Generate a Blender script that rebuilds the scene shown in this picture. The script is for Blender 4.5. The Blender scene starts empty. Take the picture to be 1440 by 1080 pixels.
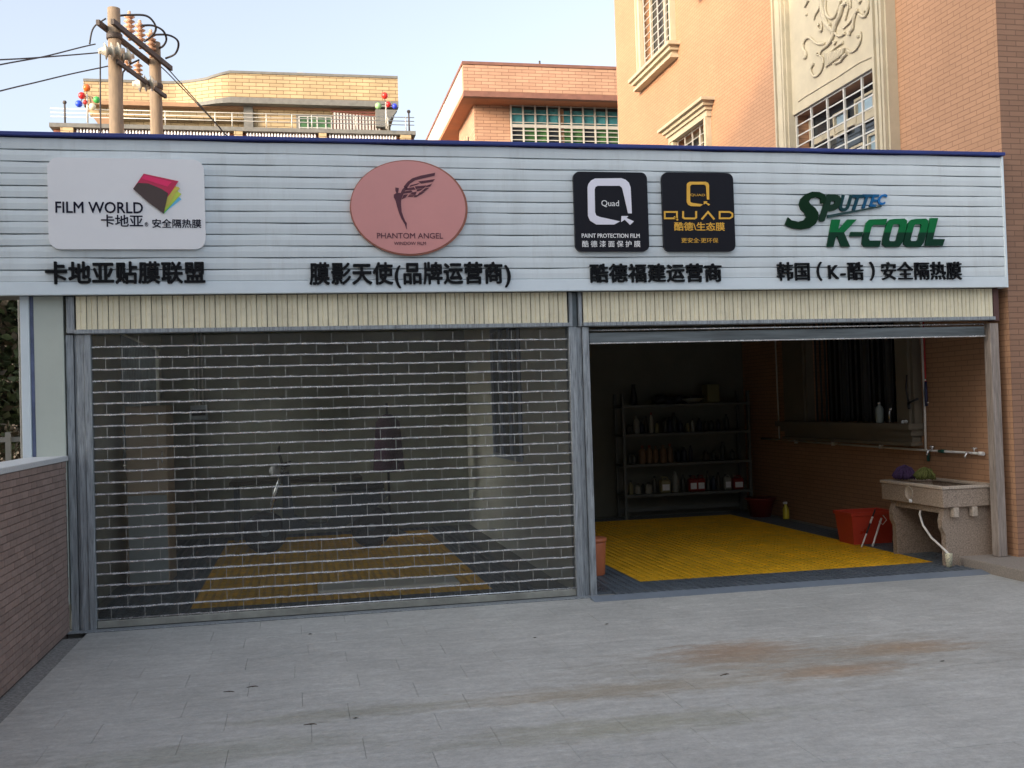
import bpy, bmesh, math, random
from mathutils import Vector, Matrix
random.seed(7)
SC = bpy.context.scene
COL = SC.collection

# ------------------------------------------------------------------ camera
F = 1463.92
CR = Vector((0.97916329, -0.20070065, -0.03095962))
CU = Vector((0.02596007, -0.0274953, 0.99928479))
CF = Vector((0.20140835, 0.97926669, 0.02171218))
CP = Vector((0.0, -8.727483, 1.65))
cam_d = bpy.data.cameras.new('camera')
cam = bpy.data.objects.new('camera', cam_d)
COL.objects.link(cam)
cam_d.sensor_width = 36
cam_d.lens = F / 1440 * 36
cam_d.clip_start = 0.05
cam_d.clip_end = 3000
m = Matrix((CR, CU, -CF)).transposed().to_4x4()
m.translation = CP
cam.matrix_world = m
SC.camera = cam

# ------------------------------------------------------------------ sky and sun
SUN_TRAVEL = Vector((0.865, 0.44, -0.242)).normalized()
S = -SUN_TRAVEL
elev = math.asin(S.z)
azim = math.atan2(S.x, S.y)
world = bpy.data.worlds.new('World')
SC.world = world
world.use_nodes = True
nt = world.node_tree
bg = nt.nodes['Background']
sky = nt.nodes.new('ShaderNodeTexSky')
sky.sky_type = 'NISHITA'
sky.sun_disc = False
sky.sun_elevation = elev
sky.sun_rotation = azim
sky.air_density = 0.8
sky.dust_density = 5.0
sky.ozone_density = 1.0
hs_ = nt.nodes.new('ShaderNodeHueSaturation')
hs_.inputs['Saturation'].default_value = 0.55
nt.links.new(sky.outputs[0], hs_.inputs['Color'])
nt.links.new(hs_.outputs[0], bg.inputs[0])
bg.inputs[1].default_value = 0.15
sun_d = bpy.data.lights.new('sun', 'SUN')
sun_d.energy = 2.0
sun_d.angle = math.radians(1.0)
sun_d.color = (0.36, 0.22, 0.10)
sun = bpy.data.objects.new('sun', sun_d)
COL.objects.link(sun)
sun.rotation_euler = SUN_TRAVEL.to_track_quat('-Z', 'Y').to_euler()
SC.view_settings.view_transform = 'Standard'
SC.view_settings.look = 'None'
SC.view_settings.exposure = 1.72
SC.view_settings.gamma = 1.0
SC.render.engine = 'CYCLES'
SC.cycles.max_bounces = 8
SC.cycles.transparent_max_bounces = 12

# ------------------------------------------------------------------ helpers
def at(x, y, axis, c):
    """the point of the plane axis=c that the photograph shows at pixel x, y"""
    d = CR * ((x - 720) / F) + CU * ((540 - y) / F) + CF
    t = (c - CP[axis]) / d[axis]
    return CP + d * t

ORG = {}
def empty(name, loc, label=None, cat=None, group=None, kind=None):
    o = bpy.data.objects.new(name, None)
    o.empty_display_size = 0.1
    o.location = loc
    COL.objects.link(o)
    ORG[o.name] = Vector(loc)
    tag(o, label, cat, group, kind)
    return o

def tag(o, label=None, cat=None, group=None, kind=None):
    if label: o['label'] = label
    if cat: o['category'] = cat
    if group: o['group'] = group
    if kind: o['kind'] = kind
    return o

class MB:
    def __init__(s):
        s.v = []; s.f = []; s.m = []; s.sm = []
    def add(s, vs, fs, mi=0, smooth=False):
        b = len(s.v)
        s.v += [tuple(v) for v in vs]
        for f in fs:
            s.f.append([b + i for i in f]); s.m.append(mi); s.sm.append(smooth)
        return s
    def box(s, x0, x1, y0, y1, z0, z1, mi=0):
        vs = [(x0,y0,z0),(x1,y0,z0),(x1,y1,z0),(x0,y1,z0),(x0,y0,z1),(x1,y0,z1),(x1,y1,z1),(x0,y1,z1)]
        return s.add(vs, [(0,3,2,1),(4,5,6,7),(0,1,5,4),(1,2,6,5),(2,3,7,6),(3,0,4,7)], mi)
    def bbox(s, x0, x1, y0, y1, z0, z1, b=0.003, mi=0):
        """box with chamfered edges"""
        vs = []; 
        X = (x0, x1); Y = (y0, y1); Z = (z0, z1)
        idx = {}
        for i in (0,1):
            for j in (0,1):
                for k in (0,1):
                    sx = b if i == 0 else -b; sy = b if j == 0 else -b; sz = b if k == 0 else -b
                    idx[i,j,k,'x'] = len(vs); vs.append((X[i], Y[j]+sy, Z[k]+sz))
                    idx[i,j,k,'y'] = len(vs); vs.append((X[i]+sx, Y[j], Z[k]+sz))
                    idx[i,j,k,'z'] = len(vs); vs.append((X[i]+sx, Y[j]+sy, Z[k]))
        fs = []
        for i in (0,1):
            fs.append([idx[i,j,k,'x'] for j,k in ((0,0),(1,0),(1,1),(0,1))][::(1 if i else -1)])
            fs.append([idx[j,i,k,'y'] for j,k in ((0,0),(1,0),(1,1),(0,1))][::(-1 if i else 1)])
            fs.append([idx[j,k,i,'z'] for j,k in ((0,0),(1,0),(1,1),(0,1))][::(1 if i else -1)])
        for i in (0,1):
            for j in (0,1):
                fs.append([idx[i,j,0,'x'], idx[i,j,0,'y'], idx[i,j,1,'y'], idx[i,j,1,'x']])
                fs.append([idx[i,0,j,'x'], idx[i,0,j,'z'], idx[i,1,j,'z'], idx[i,1,j,'x']])
                fs.append([idx[0,i,j,'y'], idx[0,i,j,'z'], idx[1,i,j,'z'], idx[1,i,j,'y']])
                for k in (0,1):
                    fs.append([idx[i,j,k,'x'], idx[i,j,k,'y'], idx[i,j,k,'z']])
        return s.add(vs, fs, mi)
    def tube(s, pts, r, n=8, mi=0, caps=True, smooth=True):
        pts = [Vector(p) for p in pts]
        rs = r if isinstance(r, (list, tuple)) else [r] * len(pts)
        vs = []; fs = []
        up = None
        for i, p in enumerate(pts):
            if i == 0: t = pts[1] - p
            elif i == len(pts) - 1: t = p - pts[i-1]
            else: t = (pts[i+1] - pts[i-1])
            t.normalize()
            if up is None:
                up = Vector((0,0,1)) if abs(t.z) < 0.9 else Vector((0,1,0))
            a = t.cross(up)
            if a.length < 1e-5: a = t.cross(Vector((1,0,0)))
            a.normalize(); b = a.cross(t).normalized(); up = b
            for k in range(n):
                an = 2*math.pi*(k+0.5)/n
                vs.append(p + a*math.cos(an)*rs[i] + b*math.sin(an)*rs[i])
        for i in range(len(pts)-1):
            for k in range(n):
                k2 = (k+1) % n
                fs.append((i*n+k, i*n+k2, (i+1)*n+k2, (i+1)*n+k))
        s.add(vs, fs, mi, smooth)
        if caps:
            L = len(pts)-1
            s.add(vs[:n], [list(range(n))], mi); s.add(vs[L*n:], [list(range(n))], mi)
        return s
    def lathe(s, prof, c, axis=2, n=20, mi=0, smooth=True):
        """prof: list of (radius, height)"""
        vs = []; fs = []
        c = Vector(c)
        for (r, h) in prof:
            for k in range(n):
                a = 2*math.pi*k/n
                q = [r*math.cos(a), r*math.sin(a)]
                if axis == 2: vs.append(c + Vector((q[0], q[1], h)))
                elif axis == 1: vs.append(c + Vector((q[0], h, q[1])))
                else: vs.append(c + Vector((h, q[0], q[1])))
        for i in range(len(prof)-1):
            for k in range(n):
                k2 = (k+1) % n
                fs.append((i*n+k, i*n+k2, (i+1)*n+k2, (i+1)*n+k))
        s.add(vs, fs, mi, smooth)
        for e in (0, len(prof)-1):
            if prof[e][0] > 1e-4: s.add(vs[e*n:(e+1)*n], [list(range(n))], mi)
        return s
    def ball(s, c, r, n=12, mi=0, sq=(1,1,1)):
        b = []
        m_ = max(5, n//2)
        vs = []; fs = []
        for i in range(m_+1):
            t = math.pi*i/m_
            for k in range(n):
                a = 2*math.pi*k/n
                vs.append((c[0]+r*sq[0]*math.sin(t)*math.cos(a), c[1]+r*sq[1]*math.sin(t)*math.sin(a), c[2]+r*sq[2]*math.cos(t)))
        for i in range(m_):
            for k in range(n):
                k2 = (k+1) % n
                fs.append((i*n+k, (i+1)*n+k, (i+1)*n+k2, i*n+k2))
        return s.add(vs, fs, mi, True)
    def prism(s, pts, d, mi=0):
        """pts: planar loop of 3D points, d: thickness vector (front face at pts + d)"""
        n = len(pts); d = Vector(d)
        a = [Vector(p) for p in pts]; b = [p + d for p in a]
        return s.add(a + b, [list(range(n))[::-1], list(range(n, 2*n))] + [(i, (i+1) % n, n+(i+1) % n, n+i) for i in range(n)], mi)
    def ring(s, outer, inner, d, mi=0):
        n = len(outer); d = Vector(d)
        o = [Vector(p) for p in outer]; i_ = [Vector(p) for p in inner]
        vs = [p + d for p in o] + [p + d for p in i_] + o + i_
        fs = []
        for k in range(n):
            l = (k+1) % n
            fs += [(k, l, n+l, n+k), (2*n+k, 3*n+k, 3*n+l, 2*n+l), (k, 2*n+k, 2*n+l, l), (n+k, n+l, 3*n+l, 3*n+k)]
        return s.add(vs, fs, mi)
    def build(s, name, mats, parent=None, smooth=None, recalc=True, keep=False):
        org = ORG.get(parent.name, Vector((0,0,0))) if parent else Vector((0,0,0))
        me = bpy.data.meshes.new(name)
        me.from_pydata([(v[0]-org.x, v[1]-org.y, v[2]-org.z) for v in s.v], [], s.f)
        if not isinstance(mats, (list, tuple)): mats = [mats]
        for k in mats: me.materials.append(k)
        me.polygons.foreach_set('material_index', s.m)
        me.polygons.foreach_set('use_smooth', s.sm)
        if recalc:
            b = bmesh.new(); b.from_mesh(me)
            bmesh.ops.remove_doubles(b, verts=b.verts, dist=1e-6)
            bmesh.ops.recalc_face_normals(b, faces=b.faces)
            b.to_mesh(me); b.free()
        me.update()
        o = bpy.data.objects.new(name, me)
        COL.objects.link(o)
        if parent: o.parent = parent
        ORG[o.name] = org
        return o

def place(me, name, loc, parent, rot=None):
    """one more piece that shares its mesh"""
    o = bpy.data.objects.new(name, me)
    COL.objects.link(o)
    if parent:
        o.parent = parent
        o.location = Vector(loc) - ORG[parent.name]
    else:
        o.location = loc
    if rot: o.rotation_euler = rot
    ORG[o.name] = Vector(loc)
    return o

def piece_mesh(name, mb, mats):
    o = mb.build(name, mats)
    me = o.data
    bpy.data.objects.remove(o)
    return me

# ------------------------------------------------------------------ materials
def lin(r, g, b):
    return tuple(((c/255)/12.92 if c/255 <= 0.04045 else (((c/255)+0.055)/1.055)**2.4) for c in (r, g, b))

ALB = 1.36
def base(c):
    return tuple(min(0.86, v*ALB) for v in c)

def mat(name, col, rough=0.6, metal=0.0, var=0.15, vscale=3.0, rand=0.0, bump=0.0, bscale=60.0,
        stretch=(1,1,1), dirt=None, dscale=1.5, damt=0.5, spec=0.5, coat=0.0, rvar=0.1, trans=0.0):
    col = base(col); dirt = base(dirt) if dirt else None
    M = bpy.data.materials.new(name)
    M.use_nodes = True
    t = M.node_tree; N = t.nodes; L = t.links
    p = N['Principled BSDF']
    p.inputs['Roughness'].default_value = rough
    p.inputs['Metallic'].default_value = metal
    p.inputs['Specular IOR Level'].default_value = spec
    if coat: p.inputs['Coat Weight'].default_value = coat
    if trans: p.inputs['Transmission Weight'].default_value = trans
    g = N.new('ShaderNodeNewGeometry')
    mp = N.new('ShaderNodeMapping'); mp.inputs['Scale'].default_value = stretch
    L.new(g.outputs['Position'], mp.inputs[0])
    n1 = N.new('ShaderNodeTexNoise'); n1.inputs['Scale'].default_value = vscale; n1.inputs['Detail'].default_value = 6
    n1.inputs['Roughness'].default_value = 0.65
    L.new(mp.outputs[0], n1.inputs['Vector'])
    mr = N.new('ShaderNodeMapRange'); mr.inputs['From Min'].default_value = 0.3; mr.inputs['From Max'].default_value = 0.7
    mr.inputs['To Min'].default_value = 1-var; mr.inputs['To Max'].default_value = 1+var
    L.new(n1.outputs[0], mr.inputs[0])
    hv = N.new('ShaderNodeHueSaturation'); hv.inputs['Color'].default_value = (*col, 1)
    if rand:
        oi = N.new('ShaderNodeObjectInfo')
        m2 = N.new('ShaderNodeMapRange'); m2.inputs['To Min'].default_value = 1-rand; m2.inputs['To Max'].default_value = 1+rand
        L.new(oi.outputs['Random'], m2.inputs[0])
        mm = N.new('ShaderNodeMath'); mm.operation = 'MULTIPLY'
        L.new(mr.outputs[0], mm.inputs[0]); L.new(m2.outputs[0], mm.inputs[1]); L.new(mm.outputs[0], hv.inputs['Value'])
    else:
        L.new(mr.outputs[0], hv.inputs['Value'])
    out = hv.outputs[0]
    if dirt:
        n2 = N.new('ShaderNodeTexNoise'); n2.inputs['Scale'].default_value = dscale; n2.inputs['Detail'].default_value = 8
        n2.inputs['Roughness'].default_value = 0.75
        L.new(mp.outputs[0], n2.inputs['Vector'])
        r2 = N.new('ShaderNodeMapRange'); r2.inputs['From Min'].default_value = 0.52; r2.inputs['From Max'].default_value = 0.75
        r2.inputs['To Max'].default_value = damt
        L.new(n2.outputs[0], r2.inputs[0])
        mx = N.new('ShaderNodeMix'); mx.data_type = 'RGBA'
        L.new(r2.outputs[0], mx.inputs[0]); L.new(out, mx.inputs[6]); mx.inputs[7].default_value = (*dirt, 1)
        out = mx.outputs[2]
    L.new(out, p.inputs['Base Color'])
    if rvar:
        rr = N.new('ShaderNodeMapRange'); rr.inputs['From Min'].default_value = 0.3; rr.inputs['From Max'].default_value = 0.7
        rr.inputs['To Min'].default_value = max(0.02, rough-rvar); rr.inputs['To Max'].default_value = min(1, rough+rvar)
        L.new(n1.outputs[0], rr.inputs[0]); L.new(rr.outputs[0], p.inputs['Roughness'])
    if bump:
        n3 = N.new('ShaderNodeTexNoise'); n3.inputs['Scale'].default_value = bscale; n3.inputs['Detail'].default_value = 5
        L.new(mp.outputs[0], n3.inputs['Vector'])
        bp = N.new('ShaderNodeBump'); bp.inputs['Strength'].default_value = bump; bp.inputs['Distance'].default_value = 0.01
        L.new(n3.outputs[0], bp.inputs['Height']); L.new(bp.outputs[0], p.inputs['Normal'])
    M['p'] = 1
    return M

def brick_mat(name, c1, c2, mortar, bw, bh, axis, mort=0.004, bumpd=0.004, rough=0.75, var=0.12, bstr=0.6):
    """tile courses in world space; axis 'x' = wall runs along X, 'y' = wall runs along Y"""
    M = bpy.data.materials.new(name); M.use_nodes = True
    t = M.node_tree; N = t.nodes; L = t.links; p = N['Principled BSDF']
    g = N.new('ShaderNodeNewGeometry'); sp = N.new('ShaderNodeSeparateXYZ'); L.new(g.outputs['Position'], sp.inputs[0])
    cb = N.new('ShaderNodeCombineXYZ')
    L.new(sp.outputs[0 if axis == 'x' else 1], cb.inputs[0]); L.new(sp.outputs[2], cb.inputs[1])
    b = N.new('ShaderNodeTexBrick'); L.new(cb.outputs[0], b.inputs['Vector'])
    b.inputs['Scale'].default_value = 1; b.inputs['Brick Width'].default_value = bw; b.inputs['Row Height'].default_value = bh
    b.inputs['Mortar Size'].default_value = mort; b.inputs['Mortar Smooth'].default_value = 0.3
    b.inputs['Color1'].default_value = (*c1, 1); b.inputs['Color2'].default_value = (*c2, 1); b.inputs['Mortar'].default_value = (*mortar, 1)
    b.inputs['Bias'].default_value = 0.0
    n1 = N.new('ShaderNodeTexNoise'); n1.inputs['Scale'].default_value = 1.3; n1.inputs['Detail'].default_value = 7
    L.new(g.outputs['Position'], n1.inputs['Vector'])
    mr = N.new('ShaderNodeMapRange'); mr.inputs['From Min'].default_value = 0.3; mr.inputs['From Max'].default_value = 0.7
    mr.inputs['To Min'].default_value = 1-var; mr.inputs['To Max'].default_value = 1+var; L.new(n1.outputs[0], mr.inputs[0])
    hv = N.new('ShaderNodeHueSaturation'); L.new(b.outputs[0], hv.inputs['Color']); L.new(mr.outputs[0], hv.inputs['Value'])
    L.new(hv.outputs[0], p.inputs['Base Color']); p.inputs['Roughness'].default_value = rough
    bp = N.new('ShaderNodeBump'); bp.inputs['Strength'].default_value = bstr; bp.inputs['Distance'].default_value = bumpd; bp.invert = True
    L.new(b.outputs['Fac'], bp.inputs['Height'])
    n3 = N.new('ShaderNodeTexNoise'); n3.inputs['Scale'].default_value = 90; L.new(g.outputs['Position'], n3.inputs['Vector'])
    b2 = N.new('ShaderNodeBump'); b2.inputs['Strength'].default_value = 0.25; b2.inputs['Distance'].default_value = 0.003
    L.new(n3.outputs[0], b2.inputs['Height']); L.new(bp.outputs[0], b2.inputs['Normal'])
    L.new(b2.outputs[0], p.inputs['Normal'])
    return M

def glass_mat(name, tint, rough=0.05, ior=1.5):
    M = bpy.data.materials.new(name); M.use_nodes = True
    t = M.node_tree; N = t.nodes; L = t.links
    N.remove(N['Principled BSDF'])
    tr = N.new('ShaderNodeBsdfTransparent'); tr.inputs[0].default_value = (*tint, 1)
    gl = N.new('ShaderNodeBsdfGlossy'); gl.inputs['Roughness'].default_value = rough; gl.inputs['Color'].default_value = (1,1,1,1)
    df = N.new('ShaderNodeBsdfDiffuse'); df.inputs[0].default_value = (0.35,0.36,0.34,1)
    fr = N.new('ShaderNodeFresnel'); fr.inputs[0].default_value = ior
    m0 = N.new('ShaderNodeMixShader'); m0.inputs[0].default_value = 0.02
    L.new(tr.outputs[0], m0.inputs[1]); L.new(df.outputs[0], m0.inputs[2])
    mx = N.new('ShaderNodeMixShader'); L.new(fr.outputs[0], mx.inputs[0]); L.new(m0.outputs[0], mx.inputs[1]); L.new(gl.outputs[0], mx.inputs[2])
    L.new(mx.outputs[0], N['Material Output'].inputs[0])
    return M

M = {}
M['siding'] = mat('siding_paint', (0.505,0.55,0.565), 0.42, var=0.06, vscale=1.2, stretch=(3.5,1,0.5), rand=0.03, bump=0.05, bscale=3, dirt=(0.34,0.35,0.34), dscale=2.2, damt=0.38)
M['trim'] = mat('trim_paint', (0.54,0.60,0.63), 0.4, var=0.05)
M['blue'] = mat('blue_sheet', (0.016,0.03,0.16), 0.4, var=0.2)
M['steel'] = mat('weathered_steel', (0.24,0.26,0.275), 0.5, metal=0.3, var=0.6, vscale=10, stretch=(7,7,0.5), bump=0.5, bscale=30, dirt=(0.09,0.10,0.10), dscale=5, damt=0.75)
M['steel_brown'] = mat('weathered_steel_brown', (0.26,0.22,0.19), 0.6, metal=0.15, var=0.4, vscale=9, stretch=(6,6,0.5), dirt=(0.08,0.07,0.06), dscale=5, damt=0.6)
M['dark_steel'] = mat('dark_steel', (0.10,0.12,0.13), 0.5, metal=0.4, var=0.3, vscale=6)
M['alu'] = mat('aluminium', (0.86,0.86,0.85), 0.24, metal=0.75, var=0.2, vscale=25, rand=0.05)
M['cream'] = mat('cream_slat', (0.63,0.575,0.42), 0.5, var=0.09, vscale=5, rand=0.06, dirt=(0.34,0.28,0.18), dscale=9, damt=0.35)
M['panel'] = mat('grey_green_panel', (0.40,0.43,0.38), 0.6, var=0.06, vscale=2, dirt=(0.25,0.26,0.22), dscale=2, damt=0.3)
M['plaster'] = mat('grey_plaster', (0.42,0.43,0.38), 0.85, var=0.1, vscale=2, dirt=(0.25,0.25,0.2), dscale=1.5, damt=0.4)
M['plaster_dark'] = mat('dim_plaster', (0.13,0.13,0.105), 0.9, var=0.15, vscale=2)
M['wallbrick'] = mat('red_brown_tile', (0.195,0.14,0.118), 0.7, var=0.2, vscale=30, rand=0.14, bump=0.2, bscale=120)
M['mortar'] = mat('dark_mortar', (0.06,0.045,0.04), 0.9, var=0.2)
M['cap'] = mat('granite_cap', (0.42,0.43,0.43), 0.5, var=0.15, vscale=60)
M['gutter'] = mat('dark_pebble_strip', (0.19,0.19,0.18), 0.85, var=0.5, vscale=45, bump=0.8, bscale=60)
M['concrete'] = mat('concrete', (0.20,0.20,0.19), 0.8, var=0.15, vscale=4)
M['dirt'] = mat('bare_ground', (0.17,0.15,0.12), 0.95, var=0.3, vscale=1, bump=0.4, bscale=10)
M['white_paint'] = mat('white_paint', (0.72,0.71,0.68), 0.5, var=0.05)
M['pvc'] = mat('white_pvc', (0.62,0.60,0.56), 0.4, var=0.1, vscale=8)
M['black_letter'] = mat('black_letter', (0.003,0.0035,0.005), 0.5, var=0.1, spec=0.15)
M['gold'] = mat('gold_letter', (0.62,0.34,0.05), 0.35, metal=0.5, var=0.10, vscale=9, rvar=0)
M['chrome'] = mat('silver_letter', (0.60,0.58,0.70), 0.3, metal=0.3, var=0.03, vscale=2, rvar=0)
M['white_letter'] = mat('white_letter', (0.8,0.8,0.8), 0.5, var=0.03)
M['granite'] = mat('sink_granite', (0.25,0.195,0.15), 0.6, var=0.55, vscale=70, rvar=0.05)
M['granite_lt'] = mat('sink_granite_edge', (0.36,0.30,0.24), 0.5, var=0.4, vscale=70)
M['step'] = mat('step_granite', (0.22,0.19,0.16), 0.7, var=0.3, vscale=70, bump=0.4, bscale=80)
M['red_plastic'] = mat('red_plastic', (0.42,0.045,0.024), 0.35, var=0.1)
M['orange_plastic'] = mat('orange_plastic', (0.42,0.13,0.06), 0.4, var=0.1)
M['yellow_tile'] = mat('yellow_grid_tile', (0.63,0.345,0.012), 0.5, var=0.22, vscale=7, rand=0.08, dirt=(0.30,0.16,0.02), dscale=4, damt=0.5)
M['grey_tile'] = mat('grey_grid_tile', (0.085,0.10,0.115), 0.5, var=0.2, vscale=7, rand=0.08)
M['ramp'] = mat('grey_ramp_edge', (0.15,0.175,0.205), 0.5, var=0.15, vscale=9, rand=0.06)
M['stucco'] = mat('cream_stucco', (0.36,0.32,0.23), 0.75, var=0.10, vscale=4, dirt=(0.29,0.245,0.165), dscale=3, damt=0.3)
M['dark_glass'] = mat('dark_window_glass', (0.02,0.025,0.03), 0.08, var=0.1, spec=0.6, rvar=0)
M['pale_glass'] = mat('pale_window_glass', (0.20,0.28,0.33), 0.12, var=0.2, vscale=2, rvar=0)
M['teal_glass'] = mat('teal_window_glass', (0.04,0.16,0.18), 0.12, var=0.5, vscale=1.5, spec=0.6, rvar=0)
M['green_glass'] = mat('green_window_glass', (0.04,0.10,0.035), 0.2, var=0.6, vscale=2, rvar=0)
M['bar'] = mat('pale_bar', (0.45,0.44,0.40), 0.35, metal=0.2, var=0.05)
M['dark_frame'] = mat('dark_frame', (0.05,0.045,0.04), 0.5)
M['wood_pole'] = mat('concrete_pole', (0.19,0.145,0.10), 0.85, var=0.2, vscale=6, stretch=(4,4,0.6), dirt=(0.12,0.09,0.065), dscale=4, damt=0.5)
M['cable'] = mat('cable', (0.03,0.03,0.035), 0.6)
M['porcelain'] = mat('brown_porcelain', (0.42,0.26,0.17), 0.35, var=0.2)
M['glass_insul'] = mat('pale_insulator', (0.42,0.40,0.33), 0.25, var=0.15)
M['iron'] = mat('rusty_iron', (0.05,0.04,0.035), 0.7, var=0.3)
M['trim_grey'] = mat('grey_tile_trim', (0.13,0.13,0.12), 0.7, var=0.2, vscale=5)
M['trim_red'] = mat('red_tile_trim', (0.16,0.075,0.055), 0.7, var=0.2, vscale=5)
M['soffit'] = mat('soffit', (0.28,0.17,0.10), 0.85, var=0.12)
M['leaf'] = mat('leaf', (0.055,0.075,0.03), 0.6, var=0.5, vscale=7)
M['leaf2'] = mat('dry_leaf', (0.06,0.045,0.025), 0.7, var=0.5, vscale=7)
M['bark'] = mat('bark', (0.09,0.07,0.05), 0.9, var=0.3)
M['black_plastic'] = mat('black_plastic', (0.015,0.015,0.017), 0.4)
M['shelf'] = mat('shelf_paint', (0.085,0.09,0.08), 0.5, var=0.1)
M['cabinet'] = mat('beige_cabinet', (0.42,0.33,0.23), 0.6, var=0.08)
M['grey_cabinet'] = mat('grey_cabinet', (0.30,0.33,0.32), 0.6, var=0.08)
M['pane'] = glass_mat('clear_pane', (0.965,0.97,0.965), 0.10, 1.40)
M['maroon'] = mat('maroon_mark', (0.065,0.010,0.022), 0.4)
M['rose'] = mat('rose_board', (0.50,0.215,0.20), 0.35, var=0.06, vscale=1.2)
M['rose_edge'] = mat('rose_edge', (0.26,0.09,0.055), 0.4, var=0.1)
M['lilac_board'] = mat('white_board', (0.62,0.62,0.74), 0.4, var=0.02)
M['black_board'] = mat('black_board', (0.006,0.006,0.010), 0.4, var=0.1, spec=0.2)

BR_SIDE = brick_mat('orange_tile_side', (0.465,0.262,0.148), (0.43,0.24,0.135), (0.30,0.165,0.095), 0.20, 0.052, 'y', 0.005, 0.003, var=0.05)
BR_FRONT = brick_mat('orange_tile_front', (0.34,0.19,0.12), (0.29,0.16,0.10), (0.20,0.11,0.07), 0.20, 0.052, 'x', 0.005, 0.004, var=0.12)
YB_FRONT = brick_mat('yellow_tile_front', (0.53,0.41,0.235), (0.44,0.33,0.185), (0.17,0.11,0.055), 0.62, 0.17, 'x', 0.014, 0.01, var=0.12)
BB_FRONT = brick_mat('peach_tile_front', (0.53,0.325,0.215), (0.45,0.265,0.175), (0.22,0.115,0.07), 0.42, 0.10, 'x', 0.008, 0.008, var=0.1)
BB_SIDE = brick_mat('peach_tile_side', (0.53,0.325,0.215), (0.45,0.265,0.175), (0.22,0.115,0.07), 0.42, 0.10, 'y', 0.008, 0.008, var=0.1)
PALE_SIDE = brick_mat('pale_tile_side', (0.62,0.52,0.47), (0.58,0.48,0.43), (0.42,0.33,0.29), 0.42, 0.10, 'y', 0.006, 0.006, var=0.08)

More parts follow.
